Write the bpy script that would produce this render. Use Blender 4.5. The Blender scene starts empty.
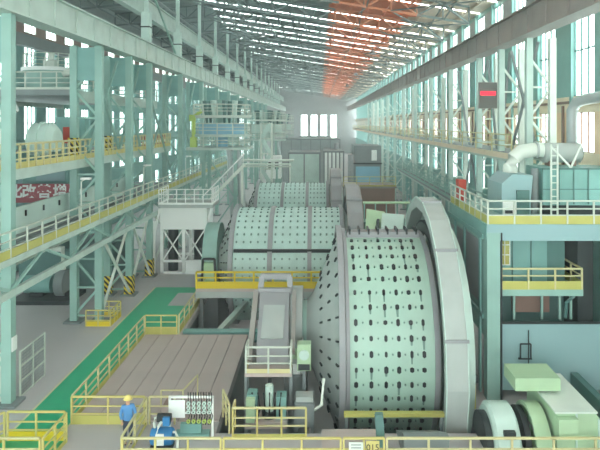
import bpy, math, random
from mathutils import Vector
random.seed(4)
C = bpy.context.scene.collection
PI = math.pi
R_ = random.uniform

# ------------------------------------------------------------------ materials
def lin(c):
    c = c / 255.0
    return c / 12.92 if c <= 0.04045 else ((c + 0.055) / 1.055) ** 2.4
def mat(name, rgb, rough=0.55, metal=0.0, dirt=0.25, scale=1.2, dark=0.55, emit=0.0):
    m = bpy.data.materials.new(name); m.use_nodes = True
    nt = m.node_tree; b = nt.nodes['Principled BSDF']
    col = [lin(v) for v in rgb] + [1]
    b.inputs['Roughness'].default_value = rough
    b.inputs['Metallic'].default_value = metal
    if emit:
        b.inputs['Base Color'].default_value = col
        b.inputs['Emission Color'].default_value = col
        b.inputs['Emission Strength'].default_value = emit
        return m
    if dirt > 0:
        tc = nt.nodes.new('ShaderNodeTexCoord')
        no = nt.nodes.new('ShaderNodeTexNoise')
        no.inputs['Scale'].default_value = scale; no.inputs['Detail'].default_value = 6
        rp = nt.nodes.new('ShaderNodeValToRGB')
        rp.color_ramp.elements[0].position = 0.42; rp.color_ramp.elements[1].position = 0.72
        mx = nt.nodes.new('ShaderNodeMix'); mx.data_type = 'RGBA'
        mul = nt.nodes.new('ShaderNodeMath'); mul.operation = 'MULTIPLY'; mul.inputs[1].default_value = dirt
        nt.links.new(tc.outputs['Object'], no.inputs['Vector'])
        nt.links.new(no.outputs['Fac'], rp.inputs['Fac'])
        nt.links.new(rp.outputs['Color'], mul.inputs[0])
        nt.links.new(mul.outputs[0], mx.inputs['Factor'])
        mx.inputs[6].default_value = col
        mx.inputs[7].default_value = [v * dark for v in col[:3]] + [1]
        nt.links.new(mx.outputs[2], b.inputs['Base Color'])
    else:
        b.inputs['Base Color'].default_value = col
    return m
M = dict(
    steel=mat('painted_steel', (146, 182, 172)), pale=mat('pale_mint_steel', (192, 214, 205)),
    teal=mat('teal_steel', (124, 170, 164)), deep=mat('deep_teal_steel', (84, 122, 118)),
    girder=mat('girder_grey_mint', (186, 203, 194), dirt=0.35), girder2=mat('girder_brown_grey', (150, 146, 140)),
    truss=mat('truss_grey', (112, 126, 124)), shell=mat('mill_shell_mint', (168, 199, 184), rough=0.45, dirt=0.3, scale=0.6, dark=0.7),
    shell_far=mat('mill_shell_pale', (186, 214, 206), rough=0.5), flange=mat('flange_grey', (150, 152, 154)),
    guard=mat('guard_grey_green', (170, 178, 174), dirt=0.35, dark=0.7), dark=mat('dark_metal', (38, 46, 48)), black=mat('black_rubber', (20, 24, 26), dirt=0),
    floor=mat('concrete_floor', (184, 180, 180), rough=0.6, dirt=0.35, scale=0.35, dark=0.75), plate=mat('cover_plate_grey', (186, 172, 167), rough=0.6, dirt=0.4, scale=0.7, dark=0.75),
    green=mat('green_floor_paint', (40, 172, 126), rough=0.4, dirt=0.15, dark=0.7), line=mat('pale_line_paint', (205, 205, 160), dirt=0.1),
    yellow=mat('yellow_paint', (204, 192, 118), dirt=0.3, dark=0.7), cream=mat('cream_rail', (206, 198, 148), dirt=0.2), vivid=mat('vivid_yellow', (222, 196, 34), dirt=0.1),
    kick=mat('kick_plate_yellow_green', (188, 184, 100), dirt=0.3, dark=0.75), rail=mat('rail_grey_white', (196, 204, 192), dirt=0.15),
    white=mat('white_paint', (238, 242, 238), dirt=0.12, dark=0.75), offw=mat('off_white', (216, 224, 214), dirt=0.2),
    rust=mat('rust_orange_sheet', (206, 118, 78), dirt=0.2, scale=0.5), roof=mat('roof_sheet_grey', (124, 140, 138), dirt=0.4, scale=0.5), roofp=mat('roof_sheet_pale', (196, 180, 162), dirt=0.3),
    brown=mat('brown_cladding', (150, 124, 114)), greyp=mat('grey_cladding', (150, 158, 158)), beige=mat('beige_cladding', (236, 218, 190), dirt=0.2),
    peach=mat('peach_cladding', (244, 212, 178), dirt=0.2), red=mat('red_banner', (168, 84, 92), dirt=0.1), redp=mat('red_paint', (196, 70, 52)),
    blue=mat('blue_machine_paint', (44, 122, 178), dirt=0.2), bluep=mat('pale_blue_panel', (146, 178, 181), dirt=0.2, scale=0.5, dark=0.85), jacket=mat('blue_jacket', (84, 142, 196), dirt=0.1),
    pgreen=mat('pale_green_paint', (174, 202, 166), dirt=0.2), trousers=mat('dark_trousers', (48, 58, 78), dirt=0), skin=mat('skin', (206, 160, 132), dirt=0),
    hat=mat('yellow_helmet', (236, 218, 130), rough=0.3, dirt=0), drum=mat('blue_grey_drum', (134, 186, 206)), led=mat('led_text', (235, 40, 60), emit=1.0),
    sky=mat('skylight_sheet', (235, 248, 244), emit=12.0), lamp=mat('lamp_lens', (255, 255, 250), emit=3.0), lime=mat('lime_green_paint', (186, 208, 110), dirt=.2), tan=mat('truss_orange_reflection', (196, 132, 100)), rib=mat('brown_rib', (140, 112, 100)),  # tan: truss colour with the orange light reflected off the roof painted in
    stain=mat('grey_green_stain', (112, 142, 132), dirt=0), insul=mat('duct_grey', (176, 184, 184), rough=0.35, metal=0.3), grey=mat('mid_grey_steel', (126, 134, 134)),
)
def glass(name):
    m = bpy.data.materials.new(name); m.use_nodes = True; nt = m.node_tree
    nt.nodes.remove(nt.nodes['Principled BSDF'])
    t = nt.nodes.new('ShaderNodeBsdfTransparent'); g = nt.nodes.new('ShaderNodeBsdfGlossy'); x = nt.nodes.new('ShaderNodeMixShader')
    t.inputs['Color'].default_value = (0.93, 0.98, 0.97, 1); g.inputs['Roughness'].default_value = 0.1
    x.inputs[0].default_value = 0.06
    nt.links.new(t.outputs[0], x.inputs[1]); nt.links.new(g.outputs[0], x.inputs[2])
    nt.links.new(x.outputs[0], nt.nodes['Material Output'].inputs['Surface'])
    return m
M['panelgrey'] = mat('panel_grey_brown', (104, 104, 100), dirt=0)
M['glass'] = glass('window_glass')
def hazard():
    m = bpy.data.materials.new('hazard_stripes'); m.use_nodes = True; nt = m.node_tree; b = nt.nodes['Principled BSDF']
    tc = nt.nodes.new('ShaderNodeTexCoord'); sp = nt.nodes.new('ShaderNodeSeparateXYZ')
    a = nt.nodes.new('ShaderNodeMath'); a.operation = 'ADD'; a2 = nt.nodes.new('ShaderNodeMath'); a2.operation = 'ADD'
    mu = nt.nodes.new('ShaderNodeMath'); mu.operation = 'MULTIPLY'; mu.inputs[1].default_value = 2.6
    fr = nt.nodes.new('ShaderNodeMath'); fr.operation = 'FRACT'; gt = nt.nodes.new('ShaderNodeMath'); gt.operation = 'GREATER_THAN'; gt.inputs[1].default_value = 0.5
    mx = nt.nodes.new('ShaderNodeMix'); mx.data_type = 'RGBA'
    mx.inputs[6].default_value = (0.02, 0.02, 0.02, 1); mx.inputs[7].default_value = [lin(230), lin(205), lin(60), 1]
    L = nt.links.new
    L(tc.outputs['Object'], sp.inputs[0]); L(sp.outputs[0], a.inputs[0]); L(sp.outputs[2], a.inputs[1]); L(a.outputs[0], a2.inputs[0]); L(sp.outputs[1], a2.inputs[1])
    L(a2.outputs[0], mu.inputs[0]); L(mu.outputs[0], fr.inputs[0]); L(fr.outputs[0], gt.inputs[0]); L(gt.outputs[0], mx.inputs['Factor']); L(mx.outputs[2], b.inputs['Base Color'])
    return m
M['hazard'] = hazard()

# ------------------------------------------------------------------ mesh builder
class MB:
    def __init__(s): s.v, s.f, s.m = [], [], []
    def add(s, vs, fs, m=0):
        n = len(s.v); s.v += [tuple(v) for v in vs]
        for f in fs: s.f.append(tuple(i + n for i in f)); s.m.append(m)
        return s
    def box(s, x0, x1, y0, y1, z0, z1, m=0):
        if x0 > x1: x0, x1 = x1, x0
        if y0 > y1: y0, y1 = y1, y0
        if z0 > z1: z0, z1 = z1, z0
        return s.add([(x0,y0,z0),(x1,y0,z0),(x1,y1,z0),(x0,y1,z0),(x0,y0,z1),(x1,y0,z1),(x1,y1,z1),(x0,y1,z1)],
                     [(3,2,1,0),(4,5,6,7),(0,1,5,4),(1,2,6,5),(2,3,7,6),(3,0,4,7)], m)
    def bar(s, p, q, w=0.1, h=None, m=0):
        h = h or w; p, q = Vector(p), Vector(q); d = (q - p)
        if d.length < 1e-6: return s
        d.normalize(); up = Vector((0,0,1)) if abs(d.z) < 0.95 else Vector((0,1,0))
        a = d.cross(up).normalized() * (w/2); b = a.cross(d).normalized() * (h/2)
        vs = [p-a-b, p+a-b, p+a+b, p-a+b, q-a-b, q+a-b, q+a+b, q-a+b]
        return s.add(vs, [(0,1,2,3),(7,6,5,4),(0,4,5,1),(1,5,6,2),(2,6,7,3),(3,7,4,0)], m)
    def tube(s, pts, r, n=8, m=0, r2=None):
        pts = [Vector(p) for p in pts]; rings = []
        for i, p in enumerate(pts):
            d = (pts[min(i+1, len(pts)-1)] - pts[max(i-1, 0)]).normalized()
            up = Vector((0,0,1)) if abs(d.z) < 0.9 else Vector((0,1,0))
            a = d.cross(up).normalized(); b = a.cross(d).normalized()
            rr = r if r2 is None else r + (r2 - r) * i / (len(pts)-1)
            rings.append([p + (a*math.cos(2*PI*k/n) + b*math.sin(2*PI*k/n))*rr for k in range(n)])
        vs = [v for g in rings for v in g]; fs = []
        for i in range(len(rings)-1):
            for k in range(n):
                fs.append((i*n+k, i*n+(k+1)%n, (i+1)*n+(k+1)%n, (i+1)*n+k))
        fs.append(tuple(range(n-1, -1, -1))); fs.append(tuple((len(rings)-1)*n + k for k in range(n)))
        return s.add(vs, fs, m)
    def lathe(s, prof, c, axis='z', n=48, m=0, closed=False, a0=0.0, a1=2*PI):
        full = abs(a1 - a0 - 2*PI) < 1e-6; k = n if full else n + 1
        vs = []
        for (r, t) in prof:
            for i in range(k):
                a = a0 + (a1 - a0) * i / n; u, w = r*math.cos(a), r*math.sin(a)
                vs.append((c[0]+u, c[1]+w, c[2]+t) if axis == 'z' else ((c[0]+t, c[1]+u, c[2]+w) if axis == 'x' else (c[0]+u, c[1]+t, c[2]+w)))
        fs = []; np_ = len(prof)
        for j in range(np_ if closed else np_-1):
            j2 = (j+1) % np_
            for i in range(n):
                i2 = (i+1) % k
                fs.append((j*k+i, j*k+i2, j2*k+i2, j2*k+i))
        if not closed and full:
            if prof[0][0] > 1e-6: fs.append(tuple(range(k-1, -1, -1)))
            if prof[-1][0] > 1e-6: fs.append(tuple((np_-1)*k + i for i in range(k)))
        return s.add(vs, fs, m)
    def prism(s, pts, axis, a, b, m=0):
        n = len(pts)
        def P(u, w, t): return (t,u,w) if axis == 'x' else ((u,t,w) if axis == 'y' else (u,w,t))
        vs = [P(u,w,a) for u,w in pts] + [P(u,w,b) for u,w in pts]
        fs = [tuple(range(n-1,-1,-1)), tuple(range(n, 2*n))] + [(i, (i+1)%n, n+(i+1)%n, n+i) for i in range(n)]
        return s.add(vs, fs, m)
    def build(s, name, mats, parent=None, smooth=False, fix=True):
        if not isinstance(mats, (list, tuple)): mats = [mats]
        if parent is not None: off = Vector(OFF[parent.name])
        else:
            xs, ys, zs = zip(*s.v); off = Vector(((min(xs)+max(xs))/2, (min(ys)+max(ys))/2, min(zs)))
        me = bpy.data.meshes.new(name)
        me.from_pydata([tuple(Vector(v) - off) for v in s.v], [], s.f)
        for mm in mats: me.materials.append(M[mm] if isinstance(mm, str) else mm)
        me.polygons.foreach_set('material_index', s.m)
        if fix:
            import bmesh
            bm = bmesh.new(); bm.from_mesh(me); bmesh.ops.recalc_face_normals(bm, faces=bm.faces); bm.to_mesh(me); bm.free()
        if smooth:
            try: me.shade_smooth(); me.set_sharp_from_angle(angle=math.radians(32))
            except Exception: pass
        me.update()
        o = bpy.data.objects.new(name, me); C.objects.link(o)
        if parent is not None: o.parent = parent
        else: o.location = off
        OFF[o.name] = off
        return o
OFF = {}
def tag(o, label, cat, group=None, kind=None):
    o['label'] = label; o['category'] = cat
    if group: o['group'] = group
    if kind: o['kind'] = kind
    return o
def thing(name, label, cat, loc, group=None, kind=None):
    o = bpy.data.objects.new(name, None); C.objects.link(o); o.location = loc; o.empty_display_size = 0.3
    OFF[o.name] = Vector(loc)
    return tag(o, label, cat, group, kind)
def dup(root, loc, label=None, group=None, rotz=0.0):
    r = root.copy(); C.objects.link(r); r.location = loc; r.rotation_euler = (0, 0, rotz); OFF[r.name] = Vector(loc)
    if label: r['label'] = label
    if group: r['group'] = group
    for ch in list(root.children):
        c = ch.copy(); C.objects.link(c); c.parent = r
        for g in list(ch.children):
            d = g.copy(); C.objects.link(d); d.parent = c
    return r
def struct(o): o['kind'] = 'structure'; return o
ORD = ['first','second','third','fourth','fifth','sixth','seventh','eighth','ninth','tenth','eleventh','twelfth','thirteenth','fourteenth','fifteenth','sixteenth','seventeenth','eighteenth','nineteenth','twentieth']
def resample(pts, sp):
    out = []
    for a, b in zip(pts[:-1], pts[1:]):
        a, b = Vector(a), Vector(b); n = max(1, round((b-a).length / sp))
        out += [a + (b-a)*i/n for i in range(n)]
    return out + [Vector(pts[-1])]
def rail(pts, label=None, h=1.1, sp=1.6, kick=0.2, m='cream', km='kick', pm=None, parent=None, name='guardrail', r=0.035, group=None):
    """a guardrail along pts: a thing of its own, or (with parent) a part whose posts and kick plate are sub-parts"""
    pm = pm or m
    up = Vector((0,0,1))
    P = [Vector(p) for p in pts]
    hb = MB()
    for a, b in zip(P[:-1], P[1:]): hb.bar(a+up*h, b+up*h, r*2)
    mb = MB()
    for a, b in zip(P[:-1], P[1:]):
        mb.bar(a+up*h*0.66, b+up*h*0.66, r*1.4); 
        if h > 0.9: mb.bar(a+up*h*0.38, b+up*h*0.38, r*1.4)
    kb = MB()
    if kick:
        for a, b in zip(P[:-1], P[1:]): kb.bar(a+up*kick/2, b+up*kick/2, 0.03, kick)
    if parent is None:
        root = thing(name, label, 'guardrail', P[0], group)
        hb.build('handrail', m, root); mb.build('midrail', m, root)
    else:
        root = hb.build(name, m, parent); mb.build('midrail', m, root)
    if kick: kb.build('kick_plate', km, root)
    for p in resample(pts, sp):
        MB().box(p.x-r, p.x+r, p.y-r, p.y+r, p.z, p.z+h).build('post', pm, root, fix=False)
    return root

# ------------------------------------------------------------------ camera, world, light
cam = bpy.data.cameras.new('camera'); co = bpy.data.objects.new('camera', cam); C.objects.link(co)
cam.sensor_width = 36; cam.lens = 36; cam.shift_x = -19/600; cam.shift_y = -102/600
cam.clip_end = 1000; cam.clip_start = 0.5
co.location = (0, 0, 12); co.rotation_euler = (PI/2, 0, 0)
bpy.context.scene.camera = co
w = bpy.data.worlds.new('world'); bpy.context.scene.world = w; w.use_nodes = True
bg = w.node_tree.nodes['Background']; bg.inputs[0].default_value = (0.93, 1.0, 0.975, 1); bg.inputs[1].default_value = 4.0
sc = bpy.context.scene
sc.view_settings.view_transform = 'Standard'; sc.view_settings.look = 'None'; sc.view_settings.gamma = 1; sc.view_settings.exposure = 0.76

# ------------------------------------------------------------------ room shell
Y0, Y1 = -24.0, 236.0
BAY = 5.2
def zr(x): return 26.3 - 0.16*(x + 13.8) if x > -13.8 else 26.3 + 0.1*(x + 13.8)
fl = MB()
for (a, b, c, d) in ((-24.5, -7.8, Y0, Y1), (-7.8, -4.0, Y0, 34), (-4.0, 15, Y0, 23.2), (6.6, 15, 23.2, 75), (-7.8, 15, 75, Y1)): fl.box(a, b, c, d, -0.4, 0)
struct(fl.build('floor', 'floor'))
struct(MB().box(-12, 12, 18, 80, -6.2, -6).build('floor_pit', 'floor'))
for q in ((-9.6, -8.8, 34, 75), (7.45, 7.65, 23.2, 75), (-8.6, -4.2, 33.6, 33.8), (-4.4, -4.2, 23.2, 33.6), (-4.2, 7.3, 23.0, 23.2), (-8.6, 7.3, 75, 75.2)):
    struct(MB().box(*q, -6, -.4).build('wall_pit', 'grey'))
g = MB(); g.box(-11.9, -9.95, 23, 43.8, 0.001, 0.006).box(-13.5, -9.6, 20, 23, 0.001, 0.006).box(-9.95, -7.95, 34.1, 39.4, .001, .006).box(-9.95, -7.95, 42.4, 43.8, .001, .006).box(-8.3, -7.95, 39.4, 42.4, .001, .006)
struct(g.build('floor_walkway_marking', 'green'))
g = MB(); g.box(-12.0, -11.9, 23, 43.8, 0.001, 0.008).box(-13.5, -11.9, 22.95, 23.05, 0.0085, 0.012).box(-9.95, -9.9, 23, 34, 0.001, 0.008)
struct(g.build('floor_line_marking', 'line'))

# roof: sheets between skylight strips, three tones of sheet, purlins
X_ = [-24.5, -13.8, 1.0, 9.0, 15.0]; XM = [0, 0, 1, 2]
rf = MB(); nb = int((Y1 - Y0)/BAY)
for j in range(nb + 1):
    ya = Y0 + j*BAY
    for i in range(4):
        a, b = X_[i], X_[i+1]
        yb = min(ya + (BAY if i == 0 else BAY - 0.42), Y1)
        if yb <= ya: continue
        za, zb = zr(a), zr(b)
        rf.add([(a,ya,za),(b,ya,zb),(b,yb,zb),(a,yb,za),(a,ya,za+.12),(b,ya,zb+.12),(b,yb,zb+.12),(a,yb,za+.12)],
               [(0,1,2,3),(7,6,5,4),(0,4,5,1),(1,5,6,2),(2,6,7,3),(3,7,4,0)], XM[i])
for i in range(17):
    x = -13.2 + i*1.65
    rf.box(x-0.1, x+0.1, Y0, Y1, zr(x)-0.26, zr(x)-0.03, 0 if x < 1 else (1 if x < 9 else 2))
for j in range(nb):
    ya = Y0 + j*BAY + BAY - .44
    for i in range(17):
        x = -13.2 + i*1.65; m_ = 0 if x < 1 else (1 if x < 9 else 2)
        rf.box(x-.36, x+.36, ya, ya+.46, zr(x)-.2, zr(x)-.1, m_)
        if random.random() < .28: rf.box(x+.36, x+1.29, ya, ya+.46, zr(x)-.3, zr(x)-.25, m_)
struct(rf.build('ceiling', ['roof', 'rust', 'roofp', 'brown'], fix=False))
sk0 = None
for j in range(nb):
    ya = Y0 + j*BAY + BAY - 0.42
    s = MB(); yb = ya + 0.42; a, b = -13.8, 15.0
    if sk0 is None:
        s.add([(a,ya,zr(a)+.03),(b,ya,zr(b)+.03),(b,yb,zr(b)+.03),(a,yb,zr(a)+.03),(a,ya,zr(a)+.06),(b,ya,zr(b)+.06),(b,yb,zr(b)+.06),(a,yb,zr(a)+.06)],
              [(3,2,1,0),(4,5,6,7),(0,1,5,4),(1,2,6,5),(2,3,7,6),(3,0,4,7)])
        sk0 = s.build('window_skylight', 'sky', fix=False); struct(sk0)
    else:
        o = sk0.copy(); C.objects.link(o); o.location.y += BAY*j

# walls
struct(MB().box(-24.7, -24.5, Y0, Y1, 0, 1.4).box(-24.7, -24.5, Y0, Y1, 4.9, 6.6).box(-24.7, -24.5, Y0, Y1, 9.2, 10.6).box(-24.7, -24.5, Y0, Y1, 13.4, 15.2).box(-24.7, -24.5, Y0, Y1, 18.7, 19.6, 1).box(-24.7, -24.5, Y0, Y1, 20.9, 26, 2).build('wall_left', ['teal', 'brown', 'greyp']))
wl = MB(); y = Y0
while y < Y1 - 4:
    wl.box(-24.7, -24.5, y, y+1.9, 1.4, 4.9, 0).box(-24.7, -24.5, y, y+1.9, 6.6, 9.2, 0).box(-24.7, -24.5, y, y+1.9, 10.6, 13.4, 0).box(-24.7, -24.5, y, y+1.9, 15.2, 18.7, 0).box(-24.7, -24.5, y, y+1.9, 19.6, 20.9, 1); y += 4
struct(wl.build('wall_left', ['teal', 'brown']))
def window(w_, h_, nx, nz, fm='offw', side=1):
    r = bpy.data.objects.new('window', None); C.objects.link(r); OFF[r.name] = Vector((0,0,0)); r['kind'] = 'structure'
    f = MB(); t = 0.05
    for i in range(nx+1): f.box(-t, t, -w_/2 + w_*i/nx - .035, -w_/2 + w_*i/nx + .035, 0, h_)
    for k in range(nz+1): f.box(-t, t, -w_/2, w_/2, h_*k/nz - .035, h_*k/nz + .035)
    fr = f.build('window_frame', fm, r, fix=False)
    MB().box(-.01, .01, -w_/2, w_/2, 0, h_).build('window_pane', 'glass', r, fix=False)
    return r
W1 = window(2.1, 3.5, 3, 4, 'deep'); W2 = window(2.1, 1.3, 3, 1, 'offw'); W3 = window(2.1, 3.5, 3, 3, 'deep'); W4 = window(2.1, 2.6, 3, 2, 'deep'); W5 = window(2.1, 2.8, 3, 2, 'deep')
n = 0; first = True
y = Y0
while y < 180:
    for Wn, z in ((W1, 15.2), (W2, 19.6), (W3, 1.4), (W4, 6.6), (W5, 10.6)):
        if first: Wn.location = (-24.6, y+2.95, z)
        else: dup(Wn, (-24.6, y+2.95, z))
    first = False; y += 4
# right wall: pilaster-wide strips with three rows of tall windows per bay
XR = 14.4
rw = MB()
rw.box(XR, XR+.2, Y0, Y1, 0, 6.2, 0).box(XR, XR+.2, Y0, Y1, 9.3, 10.4, 2).box(XR, XR+.2, Y0, Y1, 12.6, 13.5, 2).box(XR, XR+.2, Y0, Y1, 18.6, 19.0, 0).box(XR, XR+.2, Y0, Y1, 21.4, 22.2, 0)
rw.box(XR-.06, XR, Y0, Y1, 13.1, 13.25, 3)
j = 0; y = Y0 + .8
while y < Y1 - BAY:
    for (za, zb, m) in ((6.2, 9.3, 0), (10.4, 12.6, 1 if j % 3 else 2), (13.5, 18.6, 0), (19.0, 21.4, 4)):
        rw.box(XR, XR+.2, y, y+BAY-2.6, za, zb, m)
    rw.box(XR-.12, XR, y, y+.25, 0, 22, 0); rw.box(XR-.1, XR, y+1.2, y+1.4, 9.4, 13, 3)
    y += BAY; j += 1
struct(rw.build('wall_right', ['teal', 'peach', 'beige', 'rib', 'greyp'], fix=False))
V = [window(2.6, 5.1, 3, 2, 'deep'), window(2.6, 2.4, 3, 1, 'deep'), window(2.6, 2.2, 3, 1, 'rib'), window(2.6, 3.1, 3, 2, 'deep')]
first = True; y = Y0 + .8
while y < Y1 - BAY:
    for Wn, z in zip(V, (13.5, 19.0, 10.4, 6.2)):
        if first: Wn.location = (XR+.1, y+BAY-1.3, z)
        else: dup(Wn, (XR+.1, y+BAY-1.3, z))
    first = False; y += BAY
# end wall with its row of tall windows
ew = MB()
ew.box(-24.5, -8.4, Y1, Y1+.3, 0, 26).box(9.6, 15, Y1, Y1+.3, 0, 26).box(-8.4, 9.6, Y1, Y1+.3, 0, 6.2).box(-8.4, 9.6, Y1, Y1+.3, 15.2, 27)
for i in range(5):
    x = -8.4 + i*3.85
    ew.box(x, x+1.3 if i < 4 else 9.6, Y1, Y1+.3, 6.2, 15.2)
struct(ew.build('wall_end', 'greyp'))
E0 = window(2.5, 9.0, 2, 3, 'steel')
for i in range(4):
    p = (-8.4 + i*3.85 + 2.6, Y1+.1, 6.2)
    if i == 0: E0.location = p; E0.rotation_euler = (0, 0, PI/2)
    else: dup(E0, p, rotz=PI/2)

# ------------------------------------------------------------------ crane girders, upper beams, trusses
def girder(name, x0, x1, z0, z1, m, label, ribs):
    b = MB(); b.box(x0+.12, x1-.12, Y0, Y1, z0+.06, z1-.06).box(x0-.1, x1+.1, Y0, Y1, z1-.08, z1).box(x0-.1, x1+.1, Y0, Y1, z0, z0+.08)
    r = b.build(name, m, fix=False); tag(r, label, 'girder'); r['kind'] = 'structure'
    rb = MB(); y = 6.0
    while y < 200:
        rb.box(x0+ribs[0], x0+ribs[1], y, y+.05, z0+.08, z1-.08); y += 2.6
    rb.build('stiffener', m, r, fix=False)
    return r
girder('crane_girder', -13.7, -12.9, 16.65, 18.15, 'girder', 'long mint grey box girder carried on the left columns', (.74, .8))
girder('crane_girder', 11.1, 11.9, 16.75, 18.25, 'girder2', 'long brownish box girder carried on the right columns', (.0, .06))
r = MB().box(-14.1, -13.9, Y0, Y1, 20.6, 21.9).box(-14.25, -13.72, Y0, Y1, 21.9, 22.0).box(-14.25, -13.72, Y0, Y1, 20.5, 20.6).build('upper_beam', 'girder'); struct(r)
r = MB().tube([(-13.5, Y0, 22.2), (-13.5, Y1, 22.2)], .08).build('crane_rail_pipe', 'grey'); struct(r)
r = MB().box(-23, -22.4, Y0, Y1, 17.9, 18.8).build('aisle_beam', 'grey'); struct(r)
tr = MB(); D = 1.7; N = 12; TB = 2*BAY
xs = [-13.6 + i*(13.6+12.6)/N for i in range(N+1)]
for i in range(N+1):
    x = xs[i]; mi = 1 if 0.5 < x < 9.5 else 0  # members under the orange sheets carry its reflected tint as colour
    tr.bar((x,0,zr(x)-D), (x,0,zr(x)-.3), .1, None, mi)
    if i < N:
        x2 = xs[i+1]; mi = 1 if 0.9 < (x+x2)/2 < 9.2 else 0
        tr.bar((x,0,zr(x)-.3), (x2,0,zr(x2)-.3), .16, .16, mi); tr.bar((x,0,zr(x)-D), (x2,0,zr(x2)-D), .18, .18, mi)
        if i % 2: tr.bar((x,0,zr(x)-.3), (x2,0,zr(x2)-D), .12, None, mi)
        else: tr.bar((x,0,zr(x)-D), (x2,0,zr(x2)-.3), .12, None, mi)
# longitudinal bracing between this truss and the next
for x in (-9.0, -2.5, 4.0, 10.5):
    tr.bar((x,0,zr(x)-D), (x,TB,zr(x)-.4), .09); tr.bar((x,0,zr(x)-.4), (x,TB,zr(x)-D), .09)
tr.bar((12.6,0,zr(12.6)-D), (6,TB,zr(6)-D), .1); tr.bar((12.6,TB,zr(12.6)-D), (6,0,zr(6)-D), .1)
tr.bar((-13.6,0,zr(-13.6)-D), (-7,TB,zr(-7)-D), .1); tr.bar((-13.6,TB,zr(-13.6)-D), (-7,0,zr(-7)-D), .1)
for i in range(6):
    x, x2 = -24.2 + i*1.7, -24.2 + (i+1)*1.7
    tr.bar((x,0,zr(x)-.3), (x2,0,zr(x2)-.3), .16); tr.bar((x,0,zr(x)-D), (x2,0,zr(x2)-D), .18); tr.bar((x,0,zr(x)-D), (x,0,zr(x)-.3), .1)
    tr.bar((x,0,zr(x)-(D if i % 2 else .3)), (x2,0,zr(x2)-(.3 if i % 2 else D)), .12)
for x in (-22.5, -19, -16.5): tr.bar((x,0,zr(x)-D), (x,TB,zr(x)-D), .12); tr.bar((x,0,zr(x)-D), (x+2,TB,zr(x+2)-.4), .1)
t0 = None
for j in range(nb//2):
    y = Y0 + 1.6 + j*TB
    if t0 is None: t0 = tr.build('roof_truss', ['truss', 'tan'], fix=False); t0['kind'] = 'structure'; t0.location.y = y + TB/2; oz = t0.location.z
    else: o = t0.copy(); C.objects.link(o); o.location.y = y + TB/2

# ------------------------------------------------------------------ columns
def lattice(name, xa, xb, h, w, mf, mr, label, loc, cap=False):
    """two-legged laced column across the hall; xa = inner leg"""
    t = thing(name, label, 'column', loc, kind='thing')
    x, y, z = loc
    MB().box(x+xa-w/2, x+xa+w/2, y-w/2, y+w/2, 0, h).build('leg', mf, t, fix=False)
    MB().box(x+xb-w/2, x+xb+w/2, y-w/2, y+w/2, 0, h).build('leg', mr, t, fix=False)
    lc = MB(); k = 0; zz = 0.4; st = 1.7
    while zz + st < h:
        a, b = (xa, xb) if k % 2 else (xb, xa)
        lc.bar((x+a, y, zz), (x+b, y, zz+st), .13); lc.bar((x+xa, y, zz), (x+xb, y, zz), .1)
        zz += st; k += 1
    lc.build('lacing', mr, t, fix=False)
    bb = MB().box(x+xa-.5, x+xa+.5, y-.5, y+.5, 0.01, .12).box(x+xb-.5, x+xb+.5, y-.5, y+.5, 0.01, .12); bb.build('base_plate', 'grey', t, fix=False)
    if cap: MB().box(x+xb, x+xa, y-.12, y+.12, h-2.1, h-.1).build('cap_plate', 'teal', t, fix=False)
    return t
LY = [25.6, 36.2, 41.9, 46.9, 57.4, 67.6, 77.8, 88, 98.4, 108.8, 119, 129.5, 140, 150]
LL = []
for i, y in enumerate(LY):
    lab = ('mint steel laced column, %s from the camera in the left row under the grey girder' % ORD[i])
    if i == 0: c0 = lattice('lattice_column', 0, -1.5, 16.65, .42, 'steel', 'steel', lab, (-13.25, y, 0), True); LL.append(c0)
    else: LL.append(dup(c0, (-13.25, y, 0), lab))
RY = [33.6, 38.7, 44.0, 53.5, 63, 73, 83, 93, 103, 113, 123, 133, 143]
for i, y in enumerate(RY):
    lab = 'pale laced column with zigzag lacing, %s from the camera along the right windows' % ORD[i]
    if i == 0: d0 = lattice('lattice_column', 0, 1.3, 16.75, .36, 'pale', 'offw', lab, (11.75, y, 0))
    else: dup(d0, (11.75, y, 0), lab)
# posts over the left girder
p0 = None
for i in range(16):
    y = 46.4 + 10.3*(i) if i else 46.4
    z0 = 18.15; z1 = zr(-13.4)-.5
    lab = 'slim mint post standing on the left girder and reaching the roof, %s from the camera' % ORD[i]
    if p0 is None:
        p0 = thing('girder_post', lab, 'post', (-13.35, y, z0), kind='thing')
        MB().box(-13.68, -13.02, y-.3, y+.3, z0, z0+2.4).build('stub', 'pale', p0); MB().box(-13.5, -13.2, y-.16, y+.16, z0+2.4, z1).build('shaft', 'pale', p0)
        MB().box(-13.72, -13.0, y-.34, y+.34, z0+1.2, z0+1.3).build('bracket', 'dark', p0)
    else: dup(p0, (-13.35, y, z0), lab)
tag(MB().bar((-13.35, 44.2, 24.5), (-13.35, 55.8, 18.5), .14).build('girder_brace', 'steel'), 'long slanting mint brace rising from the left girder to the upper beam', 'brace')
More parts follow.
